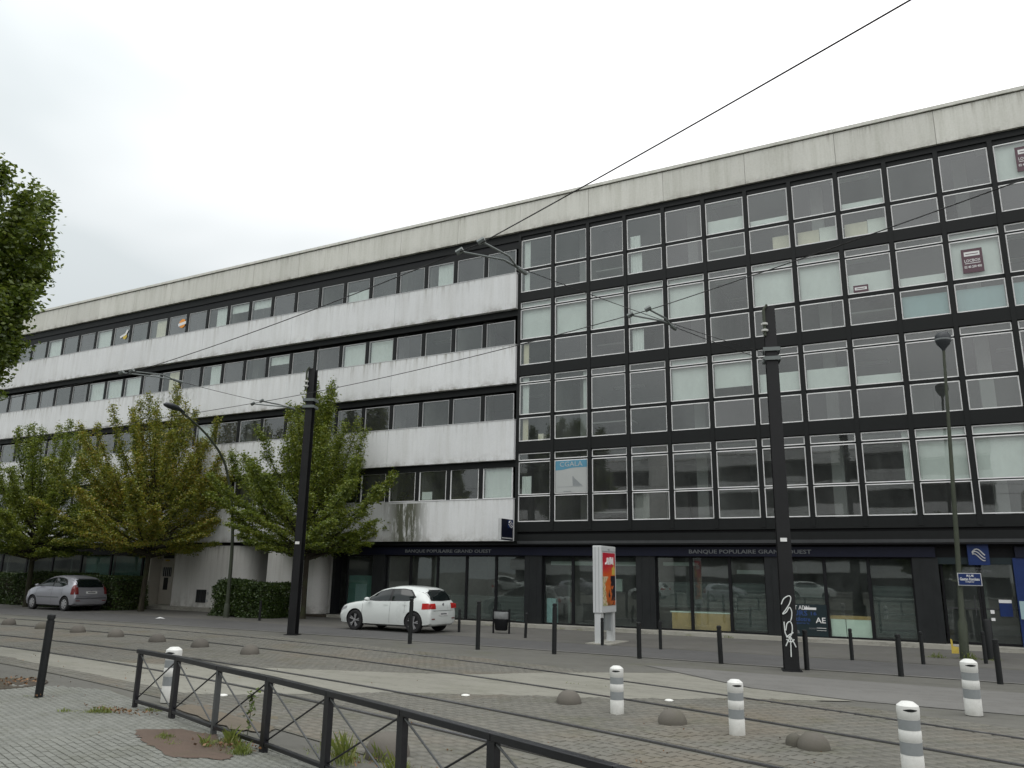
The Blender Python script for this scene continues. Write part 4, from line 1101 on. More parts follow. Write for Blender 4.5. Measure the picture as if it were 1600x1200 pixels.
for x, y, lb, ly in [(-.15,-3.86,'thin black bollard right behind the white car',0), (2.68,-4.55,'thin black bollard leaning, between litter bin and totem',3),
   (5.58,-5.45,'thin black bollard against the legs of the advert totem',0), (7.33,-5.62,'thin black bollard second right of the totem, back row',0),
   (12.1,-5.41,'thin black bollard before the white cupboards',0), (13.65,-5.3,'thin black bollard before the last dark pier',0), (14.98,-4.2,'thin black bollard right of the street name post',0),
   (-20.0,-1.9,'short black bollard between hedge and silver car',0), (-9.22,-3.84,'thin black bollard at the right end of the dark hedge',0)]:
    add_bollard(x, y, m07, lb, G2, (0, R(ly)))
# white marker posts
def marker(x, y, s, label, rz=0.0, lean=0.0):
    t = thing('marker_post', label, 'bollard', (x, y, .012), rz, 'white marker posts at the crossing'); t.rotation_euler = (lean, 0, rz); t.scale = (s, s, s)
    b = MB(); r = .105
    b.lathe([(r, 0), (r*1.0, .20), (r*.97, .205), (r*.97, .335), (r*1.0, .34), (r*1.0, .43), (r*.97, .435), (r*.97, .545), (r*1.0, .55), (r*1.02, .64), (r*.98, .665), (r*.55, .70), (.001, .705)], 28)
    obj('post', b, mat('white_plastic'), t, smooth=35)
    for z0, z1 in ((.212, .328), (.442, .538)):
        q = MB(); q.lathe([(r*.972, z0), (r*.985, z0), (r*.985, z1), (r*.972, z1)], 28); obj('reflective_band', q, mat('grey_reflector'), t, smooth=40)
    q = MB(); n = 10
    for i in range(n):
        a0, a1 = -2.2+1.3*i/n, -2.2+1.3*(i+1)/n; f = lambda a: .012*math.sin((a+2.2)/1.3*math.pi)
        q.poly([(r*1.03*math.cos(a0), r*1.03*math.sin(a0), .628-f(a0)), (r*1.03*math.cos(a1), r*1.03*math.sin(a1), .628-f(a1)), (r*1.03*math.cos(a1), r*1.03*math.sin(a1), .632+f(a1)), (r*1.03*math.cos(a0), r*1.03*math.sin(a0), .632+f(a0))])
    obj('slot', q, mat('pier_panel'), t)
marker(3.89, -18.62, 1.10, 'white marker post with grey bands standing behind the railing', .3)
marker(9.90, -15.89, .93, 'white marker post with grey bands right of the first stone dome', .2)
marker(11.72, -16.49, .94, 'white marker post with grey bands between two stone domes', .5)
marker(14.42, -12.99, 1.12, 'white marker post farthest back on the smooth lane at right', .2, R(1.5))
marker(13.73, -17.69, 1.02, 'white marker post nearest the viewer, cut by the bottom edge', .25, R(1))
# stone domes between the tracks
dm = MB(); dm.lathe([(.19, -.02), (.195, .02), (.185, .07), (.155, .125), (.11, .165), (.06, .185), (.001, .19)], 24); dme = dm.mesh('stone_dome', mat('dome_stone'), 50)
def dome(x, y, lb, s=1.0):
    o = tag(link('stone_dome', dme, None, (x, y, .015)), lb, 'stone dome', 'stone domes between the tram tracks'); o.scale = (s, s, s); o.rotation_euler = (0,0,rnd.uniform(0,6)); return o
dl = ['stone dome at the far left edge between the tracks', 'second stone dome from the left, left of the leaning bollard', 'stone dome just right of the top of the leaning bollard',
      'stone dome halfway from the leaning bollard to the railing', 'stone dome above the left end of the railing', 'stone dome right of the first white marker post', 'last of the left row of domes, above the railing']
for (x, y), lb in zip([(-13.25,-11.03),(-10.9,-11.35),(-8.76,-11.6),(-6.57,-11.92),(-4.39,-12.28),(-2.4,-12.6),(-.21,-13.06)], dl): dome(x, y, lb, 1.12)
dome(8.94, -15.42, 'round stone dome left of the middle white marker post'); dome(10.8, -16.2, 'round stone dome between the middle white marker posts')
dome(12.67, -16.84, 'broad stone dome near the bottom edge with a lump of stone beside it', .95)
b = MB(); b.lathe([(.10, -.02), (.105, .04), (.085, .10), (.04, .13), (.001, .135)], 10); o = tag(obj('stone_lump', b, mat('dome_stone'), None, 40, (12.45, -16.78, .015)), 'small lump of stone leaning on the broad dome at the bottom right', 'stone')
dome(8.72, -19.75, 'weathered stone dome seen through the railing among weeds', 1.25)
for x, y, lb in ((7.25,-15.69,'white road stud on the setts left of the stone dome'), (10.19,-14.33,'white road stud just beyond the middle marker post'), (4.13,-17.81,'white road stud seen through the railing')):
    b = MB(); b.lathe([(.07, 0), (.065, .012), (.04, .02), (.001, .022)], 14); tag(obj('road_stud', b, mat('stud_white'), None, 40, (x, y, .022)), lb, 'road stud', 'white road studs')
b = MB(); b.add([(-.16,-.1,0),(.15,-.12,.02),(.18,.1,.0),(-.12,.13,.04),(0,0,.06)], [(0,1,4),(1,2,4),(2,3,4),(3,0,4)]); tag(obj('paper_scrap', b, mat('paper_white'), None, None, (-12.76,-5.53,.012)), 'crumpled white paper lying on the road before the rounded wall', 'litter')

# railing in the foreground
P = [(3.90,-19.21),(5.03,-19.50),(6.30,-19.95),(7.49,-20.32),(8.73,-20.77),(9.95,-21.24),(11.11,-21.72),(12.25,-22.20),(13.4,-22.7)]
rl = thing('railing', 'low dark grey metal railing with crossed braces on the near pavement', 'railing', (P[0][0], P[0][1], 0))
ox, oy = P[0]
def bar(name, a, c, w_, h_, m_, parent=rl):
    a = Vector(a)-Vector((ox, oy, 0)); c = Vector(c)-Vector((ox, oy, 0)); d = (c-a); L = d.length
    b = MB(); b.box(0, L, -w_/2, w_/2, -h_/2, h_/2); o = obj(name, b, mat(m_), parent)
    bv = o.modifiers.new('bevel', 'BEVEL'); bv.width = .004; bv.segments = 1
    o.location = a; o.rotation_euler = d.to_track_quat('X', 'Z').to_euler(); return o
for i, (x, y) in enumerate(P):
    dxy = Vector((P[min(i+1, len(P)-1)][0]-P[max(i-1, 0)][0], P[min(i+1, len(P)-1)][1]-P[max(i-1, 0)][1], 0)).normalized()
    kind = 'fence_light' if i == 2 else 'fence_grey'
    b = MB(); b.box(-.005, .045, -.03, .03, .0, .735); b.box(-.045, -.0055, -.03, .03, .0, .735) if i not in (0, 2) else None
    o = obj('post', b, mat(kind), rl); o.location = (x-ox, y-oy, .005); o.rotation_euler = (0, 0, math.atan2(dxy.y, dxy.x))
for i in range(len(P)-1):
    (x0, y0), (x1, y1) = P[i], P[i+1]; d = Vector((x1-x0, y1-y0, 0)).normalized()
    A0 = Vector((x0, y0, 0)) + d*(-.05 if i == 0 else .004); B0 = Vector((x1, y1, 0)) - d*.004
    bar('top_rail', A0+Vector((0,0,.765)), B0+Vector((0,0,.765)), .075, .055, 'fence_grey')
    a2 = Vector((x0, y0, 0))+d*.05; b2 = Vector((x1, y1, 0))-d*.05
    bar('bottom_rail', a2+Vector((0,0,.10)), b2+Vector((0,0,.10)), .05, .04, 'fence_grey')
    nrm = Vector((-d.y, d.x, 0))*.010
    for (za, zb, sg_) in ((.14, .72, 1), (.72, .14, -1)):
        b = MB(); pa, pb = a2+Vector((0,0,za))+nrm*sg_, b2+Vector((0,0,zb))+nrm*sg_
        off_ = Vector((ox, oy, 0)); b.tube([pa-off_, pb-off_], .0095, 8); obj('brace', b, mat('fence_grey' if sg_ > 0 else 'fence_light'), rl, smooth=50)

# tram poles
def tram_pole(x, y, h, label, rz, graffiti=False, s0=.38, s1=.32):
    t = thing('tram_pole', label, 'pole', (x, y, 0), rz)
    b = MB()
    def hsec(z0, z1, s0, s1):
        for (x0, x1, y0, y1) in ((-.5,.5,-.5,-.44), (-.5,.5,.44,.5), (-.05,.05,-.438,.438)):
            vs = []
            for z, s in ((z0, s0), (z1, s1)):
                vs += [(x0*s*.80, y0*s, z), (x1*s*.80, y0*s, z), (x1*s*.80, y1*s, z), (x0*s*.80, y1*s, z)]
            b.add(vs, [(0,3,2,1),(4,5,6,7),(0,1,5,4),(1,2,6,5),(2,3,7,6),(3,0,4,7)])
    hsec(0.02, h, s0, s1)
    obj('column', b, mat('pole_black'), t)
    b = MB(); b.box(-.20, .20, -s0*.5-.06, s0*.5+.06, 0, .02); obj('base_plate', b, mat('pole_black'), t)
    for z in (h-1.12, h-1.34):
        b = MB(); s = .2; b.box(-.17, .17, -.215, -.195, z, z+.09); b.box(-.17, .17, .195, .215, z, z+.09); b.box(-.19, -.171, -.215, .215, z, z+.09); b.box(.171, .19, -.215, .215, z, z+.09)
        obj('clamp', b, mat('steel_tube'), t)
    b = MB(); b.tube([(-.13, -.20, h-.75), (-.13, -.20, h-.1)], .035, 8); b.tube([(-.13,-.20,h-.1),(-.05,-.2,h+.02)], .03, 8); obj('cable_head', b, mat('lamp_green'), t, 40)
    b = MB()
    for z in (h-.62, h-.46): b.lathe([(.001, z-.03), (.075, z-.02), (.08, z+.02), (.03, z+.04), (.001, z+.04)], 12, c=(-.13, -.20, 0))
    obj('insulator', b, mat('white_plastic'), t, 40)
    b = MB(); b.box(-.08, .06, -s0*.5-.02, -s0*.5-.015, 2.72, 2.80); obj('plate', b, mat('paper_white'), t)
    if graffiti:
        b = MB(); yv = -s0*.5-.022; rr = .012
        def strok(pts, r=rr): b.tube([(px*.85, yv+.010*(pz/2.), pz) for px, pz in pts], r, 5)
        sp = lambda P_, n=8: [tuple(q) for q in catmull(P_, n)]
        strok(sp([(-.17,1.38),(-.10,1.50),(.02,1.56),(.07,1.52),(.03,1.40),(-.08,1.26),(-.15,1.18),(-.06,1.22),(.02,1.32),(.07,1.24),(.06,1.12),(.03,1.04)]))
        strok(sp([(-.13,1.02),(-.12,.80),(-.06,.70),(.03,.76),(.06,.92),(.02,1.02),(-.06,.98),(-.10,.84)]))
        strok(sp([(-.10,.70),(.0,.76),(.08,.80)])); strok(sp([(-.12,.52),(-.05,.64),(0,.70),(.07,.60),(.12,.50)])); strok([(0,.70),(-.01,.30)]); strok(sp([(-.10,.66),(.0,.60),(.09,.66)]))
        o = obj('graffiti', b, mat('blind_fabric'), t); o['label'] = 'white scrawled graffiti tag'
    return t
tram_pole(11.17, -8.61, 8.23, 'tall black steel tram pole with white graffiti near its foot', R(14), True)
tram_pole(-3.51, -8.12, 8.42, 'tall black steel tram pole in front of the right-hand tree', R(20), s0=.31, s1=.27)

# overhead line
def wire(name, pts, r, label, cat='wire', m_='wire_black', group=None):
    b = MB(); b.tube(pts, r, 6); return tag(obj(name, b, mat(m_), smooth=60), label, cat, group)
def sag(a, c, s=.25, n=16):
    a, c = Vector(a), Vector(c)
    return [a.lerp(c, i/n) - Vector((0,0,4*s*(i/n)*(1-i/n))) for i in range(n+1)]
WZ = 6.6
nr, nl = (8.73,-18.09,WZ), (-2.94,-15.11,WZ); fr_, fl = (9.97,-14.21,WZ), (-2.51,-11.22,WZ)
wire('contact_wire', sag((24.0,-25.2,WZ), (14.39,-20.79,WZ), .02)+sag((14.39,-20.79,WZ), nr, .02)[1:]+sag(nr, nl, .10)[1:]+sag(nl, (-20,-14.2,WZ), .10)[1:], .009, 'thick contact wire crossing the sky diagonally to the upper right', group='overhead wires')
wire('contact_wire', sag((24,-21.4,WZ), (15.5,-16.88,WZ), .02)+sag((15.5,-16.88,WZ), fr_, .03)[1:]+sag(fr_, fl, .12)[1:]+sag(fl, (-20,-10.2,WZ), .10)[1:], .0085, 'contact wire running in front of the windows to the right edge', group='overhead wires')
def cantilever(pole, joint, tips, near, label):
    t = thing('registration_arm', label, 'wire bracket', joint)
    J = Vector(joint)
    for i, (k1, tip) in enumerate(tips):
        b = MB(); b.tube([Vector((0,0,0)), Vector(k1)-J, Vector(tip)-J], .017, 7); obj('tube', b, mat('steel_tube'), t, 50)
        b = MB(); e = Vector(tip)-J; b.tube([e+Vector((-.05,0,-.02)), e+Vector((.05,.02,.03))], .045, 7); obj('clip', b, mat('steel_tube'), t, 40)
    b = MB(); b.tube([Vector((0,0,0)), Vector((.02,.25,-.01))], .035, 7); obj('joint', b, mat('steel_tube'), t)
cantilever(None, (8.80,-17.07,6.58), [((8.85,-17.45,6.62),(8.73,-18.09,6.63)), ((8.74,-17.40,6.60),(8.29,-17.97,6.6))], 1, 'forked steel wire bracket in front of the joint between white and glazed wings')
cantilever(None, (10.09,-13.20,6.6), [((10.11,-13.58,6.62),(9.97,-14.21,6.63)), ((10.03,-13.50,6.6),(9.60,-14.10,6.6))], 0, 'forked steel wire bracket left of the graffiti pole')
cantilever(None, (-2.60,-14.14,6.6), [((-2.45,-14.55,6.62),(-2.94,-15.11,6.63)), ((-2.75,-14.60,6.6),(-3.2,-15.20,6.6))], 0, 'forked steel wire bracket left of the middle tree top')
cantilever(None, (-2.31,-10.36,6.6), [((-2.35,-10.7,6.62),(-2.51,-11.22,6.63)), ((-2.6,-10.7,6.6),(-2.94,-11.13,6.6))], 0, 'forked steel wire bracket close left of the left tram pole')
wire('span_cable', sag((11.10,-8.85,7.05), (8.80,-17.02,6.60), .06), .007, 'cable from the graffiti pole to the far forked bracket', group='overhead wires')
wire('span_cable', sag((11.05,-8.85,6.90), (10.10,-13.15,6.6), .02), .008, 'short cable from the graffiti pole to the near forked bracket', group='overhead wires')
wire('span_cable', sag((-3.5,-8.35,7.0), (-2.60,-14.1,6.6), .05), .007, 'cable from the left tram pole to the bracket over the trees', group='overhead wires')
wire('span_cable', sag((-3.5,-8.35,6.8), (-2.31,-10.33,6.6), .02), .008, 'short cable beside the left tram pole', group='overhead wires')

# street lamps
t = thing('street_lamp', 'green curved-neck street lamp rising between the trees', 'street lamp', (-11.67,-3.24,0))
b = MB(); pr = catmull([(0,0,0,.085),(0,0,1.2,.08),(0,-.03,2.6,.07),(0,-.16,3.9,.062),(0,-.47,5.2,.056),(0,-.94,6.3,.05),(0,-1.7,7.05,.045),(0,-2.6,7.62,.042),(0,-3.3,7.93,.04)], 5)
b.tube([p[:3] for p in pr], [float(p[3]) for p in pr], 12); obj('pole', b, mat('lamp_green'), t, 50)
b = MB(); hp = [(0,-3.15,7.88,.05),(0,-3.35,7.97,.10),(0,-3.6,8.05,.17),(0,-3.85,8.11,.19),(0,-4.05,8.13,.13),(0,-4.15,8.12,.03)]
b.tube([p[:3] for p in hp], [p[3] for p in hp], 14); b.v = [(v[0], v[1], 8.05+(v[2]-8.05)*.62) for v in b.v]; obj('lamp_head', b, mat('lamp_head'), t, 50)
b = MB(); b.lathe([(.12,0),(.12,.5),(.09,.55)], 12); obj('base', b, mat('lamp_green'), t, 40)
t = thing('street_lamp', 'slim dark lamp post with a round head and a blue street name plate', 'street lamp', (14.56,-3.21,0)); lamp2 = t
t.rotation_euler = (0, R(2.4), 0)
b = MB(); b.lathe([(.11,0),(.11,.9),(.07,1.0),(.06,3),(.045,6),(.035,8.15),(.03,8.25)], 14); obj('pole', b, mat('lamp_green'), t, 40)
b = MB(); b.lathe([(.03,8.12),(.06,8.20),(.16,8.32),(.205,8.44),(.20,8.56),(.15,8.64),(.05,8.68),(.001,8.68)], 20); obj('lamp_head', b, mat('lamp_head'), t, 50)
b = MB(); b.lathe([(.001,8.20),(.12,8.30),(.17,8.40),(.206,8.43),(.208,8.47)], 20); obj('diffuser', b, mat('grey_reflector'), t, 50)
s = thing('street_sign', 'small blue street name plate with white border on the lamp post at right', 'sign', (14.62,-3.36,1.82))
b = MB(); b.box(-.02, .52, 0, .012, 0, .32); o = obj('border', b, mat('alu'), s)
b = MB(); b.box(.0, .50, -.006, -.001, .02, .30); obj('plate', b, mat('logo_blue'), s)
fit_text('lettering', 'RUE', .16, .05, 'paper_white', s, (.19, -.009, .225), bold=.02, ext=.001)
fit_text('lettering', 'Gaetan Rondeau', .44, .075, 'paper_white', s, (.03, -.009, .13), bold=.02, ext=.001)
fit_text('lettering', 'navigateur', .20, .04, 'paper_white', s, (.15, -.009, .075), bold=.01, ext=.001)
b = MB(); b.box(-.16, .0, .05, .07, .10, .14); obj('bracket', b, mat('lamp_green'), s)
b = MB(); b.lathe([(.10,0),(.10,.95),(.08,1.0),(.001,1.0)], 12); tag(obj('bollard', b, mat('bollard_black'), None, 40, (15.15,-3.0,0)), 'stout black post standing close right of the slim lamp post', 'bollard')
b = MB(); b.add([(0,0,0),(.16,.02,0),(.17,.0,.16),(.05,.0,.18),(.04,-.02,.34),(0,-.01,.36)], [(0,1,2,3),(0,3,4,5)]); tag(obj('yellow_bag', b, mat('yellow_paper'), None, None, (14.28,-3.42,.14)), 'scrap of yellow packaging wedged at the foot of the lamp post', 'litter')

# advertising totem
t = thing('advert_totem', 'white free-standing advert totem with a red and orange poster', 'advertising totem', (5.33,-4.58,0))
b = MB(); b.box(-.14, .14, -.60, .60, .86, 2.78); o = obj('case', b, mat('totem_grey'), t); bv = o.modifiers.new('bevel', 'BEVEL'); bv.width = .02; bv.segments = 2
for y0 in (-.57, .37):
    b = MB(); b.box(-.10, .10, y0, y0+.20, .03, .858); obj('leg', b, mat('totem_grey'), t)
b = MB(); b.box(-.04, .04, -.10, .368, .36, .856); obj('panel', b, mat('grey_reflector'), t)
b = MB(); b.box(-.30, .45, -.80, .80, 0, .03); obj('base', b, mat('kerb_stone'), t)
b = MB(); b.box(-.143, -.1405, -.6+.16, -.6+.18, .95, 2.7); 
for xx in (-.06, .05): b.box(xx, xx+.012, -.6035, -.6005, .90, 2.74)
obj('case_joint', b, mat('grey_reflector'), t)
m = M('advert_print', 0.35, spec=0.5); zz = m.gen(2); yy = m.gen(1)
wv = m.noise(2.2, 3, 0.5, off=(1,3,0.4))
col = m.ramp(m.math('ADD', m.math('SUBTRACT', 1.0, zz), m.math('MULTIPLY', m.math('SUBTRACT', wv, .5), .35)), [(0.05,(.50,.02,.04)),(.25,(.55,.03,.04)),(.36,(.62,.10,.02)),(.70,(.60,.14,.02)),(.93,(.45,.10,.02)),(1.0,(.20,.10,.03))])
edge = m.math('ADD', yy, m.math('MULTIPLY', m.math('SUBTRACT', wv, .5), 1.3))
dark = m.math('MULTIPLY', m.math('GREATER_THAN', edge, .66), m.math('LESS_THAN', zz, .56))
col = m.mix(dark, col, (.015,.012,.02))
pale = m.math('MULTIPLY', m.math('LESS_THAN', edge, .30), m.math('LESS_THAN', zz, .55))
col = m.mix(m.math('MULTIPLY', pale, .8), col, m.ramp(m.noise(14, 4, .6), [(.35,(.12,.30,.10)),(.5,(.62,.55,.30)),(.65,(.70,.66,.60))]))
m.color(col); MAT['advert_print'] = m
b = MB(); b.box(.141, .149, -.50, .50, 1.06, 2.58); obj('poster', b, mat('advert_print'), t)
b = MB(); b.box(.150, .154, .22, .46, 1.94, 2.16); b.box(.150,.154,.34,.40,2.16,2.30); obj('yellow_mark', b, mat('yellow_paper'), t)
b = MB()
for i, (ya, za, yb2, zb2) in enumerate([(-.22,2.25,-.16,2.44),(-.16,2.44,-.10,2.24),(-.04,2.44,-.04,2.24),(-.04,2.34,.06,2.34),(.06,2.46,.06,2.24),(.14,2.46,.14,2.26),(.22,2.42,.22,2.26),(.30,2.46,.30,2.24),(-.26,2.30,-.34,2.24)]):
    b.tube([(.153, ya, za), (.153, yb2, zb2)], .022, 5)
obj('script', b, mat('paper_white'), t)
fit_text('lettering', 'decaux', .16, .035, 'grey_reflector', t, (.146, -.08, 2.66), R(90), ext=.003)
b = MB(); b.box(.141, .146, -.55, .55, 2.615, 2.63); obj('frame_line', b, mat('grey_reflector'), t)

# litter bin
t = thing('litter_bin', 'black frame litter bin with a grey plastic bag, right of the white car', 'litter bin', (1.21,-3.42,0), R(8))
b = MB()
for x0 in (-.30, .26): b.box(x0, x0+.045, -.03, .03, 0, .78)
b.box(-.25, .255, -.02, .02, .70, .735); obj('frame', b, mat('black_metal'), t)
b = MB(); b.lathe([(.17,.10),(.20,.14),(.225,.46)], 12); b.v = [(v[0]*1.12, v[1]*.7, v[2]) for v in b.v]; obj('basket', b, mat('black_metal'), t, 40)
b = MB(); b.lathe([(.22,.455),(.238,.50),(.228,.58),(.240,.66),(.225,.70)], 14)
b.v = [(v[0]*1.12+rnd.uniform(-.012,.012), v[1]*.7+rnd.uniform(-.012,.012), v[2]+rnd.uniform(-.015,.015)) for v in b.v]; obj('bag', b, mat('bag_grey'), t, 60)

# ================================================================ vegetation
def leaf_cloud(cent, size, rsd, flat=.55):
    """small folded leaves at the given centres"""
    n = len(cent); u = rsd.normal(size=(n,3)); u[:,2] *= .45; u /= np.linalg.norm(u, axis=1)[:,None]
    w_ = rsd.normal(size=(n,3)); w_ -= (w_*u).sum(1)[:,None]*u; w_ /= np.linalg.norm(w_, axis=1)[:,None]+1e-9
    nrm = np.cross(u, w_); s = size*(.65+.7*rsd.rand(n))[:,None]
    a = cent - u*s*.5; c = cent + u*s*.5
    l = cent + w_*s*.30 + nrm*s*.10; r = cent - w_*s*.30 + nrm*s*.10
    V = np.stack([a, l, c, r], 1).reshape(-1, 3)
    F = (np.array([[0,1,2],[0,2,3]])[None] + (np.arange(n)*4)[:,None,None]).reshape(-1,3)
    return V, F
def tree(name, loc, trunk_h, limbs, profile, seed, label, leafm, dens=1.0, lsize=.088, trunk_r=.13, group='street trees', sx=1.0, fork=None, spread_low=True, tall=None, leaves=36, cs=1.0):
    """profile(z) -> crown radius at height z"""
    rsd = np.random.RandomState(seed); rr = random.Random(seed)
    t = thing(name, label, 'tree', loc, 0, group)
    b = MB(); lean = (rr.uniform(-.05,.05), rr.uniform(-.05,.05))
    b.tube([(0,0,0),(.02,0,.3),(lean[0]*.5,lean[1]*.5,trunk_h*.5),(lean[0],lean[1],trunk_h),(lean[0],lean[1],trunk_h+.5)], [trunk_r*1.35, trunk_r*1.05, trunk_r, trunk_r*.95, trunk_r*.55], 12)
    obj('trunk', b, mat('bark'), t, 50)
    top = tall
    L = MB(); cents = []
    zs_top = []
    for i in range(limbs):
        f = (i+.5)/limbs
        az = i*2.39996 + rr.uniform(-.25,.25)
        # target point on the envelope; low limbs reach out, high limbs become spires
        zt = trunk_h + .15 + (top-trunk_h)*(f**1.25)*rr.uniform(.86, 1.02)
        rad = profile(min(zt, top*.999))*rr.uniform(.50, 1.05)
        tgt = Vector((math.cos(az)*rad*sx, math.sin(az)*rad, zt))
        st_ = Vector((lean[0], lean[1], trunk_h - .25 + rr.uniform(0,.7) + .9*f*f))
        st_.z += (zt-trunk_h)*.22*f
        mid = Vector((st_.x + math.cos(az)*rad*sx*rr.uniform(.55,.82), st_.y + math.sin(az)*rad*rr.uniform(.55,.82), st_.z + (zt-st_.z)*rr.uniform(.22,.42) + (.25 if f < .3 else 0)))
        pts = []
        for k in range(9):
            q = k/8; p = st_*(1-q)**2 + mid*2*q*(1-q) + tgt*q*q; pts.append(p)
        r0 = .060*(.7+.5*(1-f))
        L.tube(pts, [max(.006, r0*(1-k/8.6)) for k in range(9)], 5, caps=False)
        length = sum((pts[k+1]-pts[k]).length for k in range(8))
        ntw = int(length*9*dens*(1.0 if f < .75 else .8))
        for j in range(ntw):
            q = (.30 + .70*((j+rr.random())/ntw)**.8) if f > .25 else .24+.76*((j+rr.random())/ntw)
            k = min(int(q*8), 7); p = pts[k].lerp(pts[k+1], q*8-k)
            tw = (.75*(1-q)+.22)*rr.uniform(.5,1.15)*(1.0 if f < .7 else .8)
            a2 = rr.uniform(0, 2*math.pi)
            d = Vector((math.cos(a2), math.sin(a2), rr.uniform(-.25,.45) if f > .3 else rr.uniform(-.25,.12)))
            e = p + d*tw
            if j % 2 == 0: L.tube([p, p.lerp(e, .5)+Vector((0,0,.02)), e], [.010,.007,.004], 3, caps=False)
            m_ = int(leaves*rr.uniform(.6,1.3))
            s_ = rsd.rand(m_)[:,None]
            cc = np.array(p)[None]*(1-s_) + np.array(e)[None]*s_ + rsd.normal(size=(m_,3))*np.array([.085,.085,.040 if f < .5 else .10])*cs
            cents.append(cc)
    obj('limbs', L, mat('bark'), t, 60)
    cc = np.concatenate(cents); V, F = leaf_cloud(cc, lsize, rsd)
    o = link('crown', fast_mesh('crown', V, F, mat(leafm)), t); o['kind'] = 'stuff'
    return t
def prof(tab): return lambda z: float(np.interp(z, *zip(*tab)))
p3 = prof([(2.6,2.6),(3.0,3.9),(3.8,4.5),(5.2,4.6),(6.3,4.0),(7.3,3.0),(8.4,1.8),(9.2,1.1),(10.4,.4)])
tree('hornbeam_tree', (-8.95,-1.75,0), 2.5, 84, p3, 11, 'green spiky-crowned tree beside the left tram pole, nearest the white car', 'leaf_green', dens=1.30, tall=10.45, trunk_r=.108)
p2 = prof([(2.6,2.5),(3.2,4.2),(4.2,4.7),(5.6,4.8),(7.2,4.1),(8.4,3.1),(9.6,1.8),(10.6,.7)])
tree('hornbeam_tree', (-17.75,-2.6,0), 2.5, 84, p2, 23, 'yellowing autumn tree in the middle, before the rounded wall and cream door', 'leaf_autumn', dens=1.30, tall=10.5, trunk_r=.112)
p1 = prof([(2.4,2.5),(3.0,4.0),(4.0,4.6),(5.4,4.6),(6.8,4.0),(7.8,3.0),(8.6,2.0),(9.2,.8)])
tree('hornbeam_tree', (-24.7,-3.6,0), 2.3, 80, p1, 37, 'green tree at the left edge standing in the hedge behind the silver car', 'leaf_green', dens=1.30, tall=9.2, trunk_r=.112)
# large tree whose crown hangs in at the left edge
pb = prof([(5.0,.8),(5.8,2.0),(7.0,2.7),(9,3.0),(10.4,2.9),(11.2,2.4),(12.0,1.5)])
big = tree('plane_tree', (-6.0,-18.7,0), 4.7, 110, pb, 51, 'big dense dark tree cut off by the left edge of the photo', 'leaf_dark', dens=2.7, tall=11.9, lsize=.12, trunk_r=.17, group=None, leaves=30, cs=1.5)
copy_tree(big, 'second tree of the near row, left of the picture, mirrored in the second floor windows', (-17.2,-19.6,0), 1.0)
copy_tree(big, 'third tree of the near row, farthest left, out of the picture', (-29.5,-19.9,0), 2.3)
# trees behind the viewer, mirrored in the panes
pr_ = prof([(3,2),(5,4.4),(8,5.0),(10,4),(12,2.2),(13,.8)])
src = tree('tall_tree', (-30,-36,0), 3.4, 46, pr_, 77, 'broad leafy tree behind the viewer mirrored in the left windows', 'leaf_dark', dens=.8, tall=13.0, lsize=.34, trunk_r=.25, leaves=14, cs=1.8, group='trees behind the viewer')
copy_tree(src, 'leafy tree behind the viewer mirrored beyond the left parked cars', (-44,-38,0), 4.0)
c_ = copy_tree(src, 'smaller leafy tree behind the viewer mirrored in the right panes', (13.5,-46,0), 1.0); c_.scale = (.62,.62,.62)

def hedge(x0, x1, y0, y1, z0, h, label, seed, n):
    rsd = np.random.RandomState(seed)
    t = thing('hedge', label, 'hedge', ((x0+x1)/2, (y0+y1)/2, z0), 0, 'clipped hedges')
    hx, hy = (x1-x0)/2, (y1-y0)/2
    pts = []
    fa = [('t', hx*hy*4), ('f', hx*2*h), ('l', hy*2*h), ('r', hy*2*h), ('b', hx*2*h)]
    tot = sum(a for _, a in fa)
    for k, a in fa:
        m_ = int(n*a/tot); u, v = rsd.rand(m_)*2-1, rsd.rand(m_)
        if k == 't': q = np.stack([u*hx, (v*2-1)*hy, np.full(m_, h)], 1)
        if k == 'f': q = np.stack([u*hx, np.full(m_, -hy), v*h], 1)
        if k == 'b': q = np.stack([u*hx, np.full(m_, hy), v*h], 1)
        if k == 'l': q = np.stack([np.full(m_, -hx), u*hy, v*h], 1)
        if k == 'r': q = np.stack([np.full(m_, hx), u*hy, v*h], 1)
        pts.append(q)
    q = np.concatenate(pts)
    bump = .10*np.sin(q[:,0]*2.3+q[:,2]*3)+.07*np.sin(q[:,0]*5.1+1.3*q[:,1])+.05*np.sin(q[:,2]*7+q[:,0]*3.3)
    c = np.array([0,0,h/2]); d = q-c; d /= np.linalg.norm(d, axis=1)[:,None]
    q = q + d*(bump + rsd.normal(size=len(q))*.06)[:,None]; q[:,2] = np.maximum(q[:,2], .03)
    r_ = np.minimum(hx, .5); edge_ = np.maximum(0, np.abs(q[:,0])-(hx-.35)); q[:,2] -= edge_*.45*(q[:,2] > h*.6)
    V, F = leaf_cloud(q, .085, rsd); o = link('foliage', fast_mesh('foliage', V, F, mat('leaf_hedge')), t); o['kind'] = 'stuff'
    b = MB(); b.box(-hx+.22, hx-.22, -hy+.2, hy-.2, .05, h-.22); obj('inner_twigs', b, mat('bark'), t)
hedge(-30.5, -19.2, -2.9, -1.2, .0, 1.50, 'long clipped green hedge behind the silver car', 5, 42000)
hedge(-36.5, -30.7, -3.0, -1.2, .0, 1.55, 'clipped hedge continuing beyond the left edge', 9, 9000)
hedge(-13.1, -9.95, -2.8, -1.3, .0, 1.36, 'dark bushy hedge between the lamp post and the left tram pole', 6, 26000)
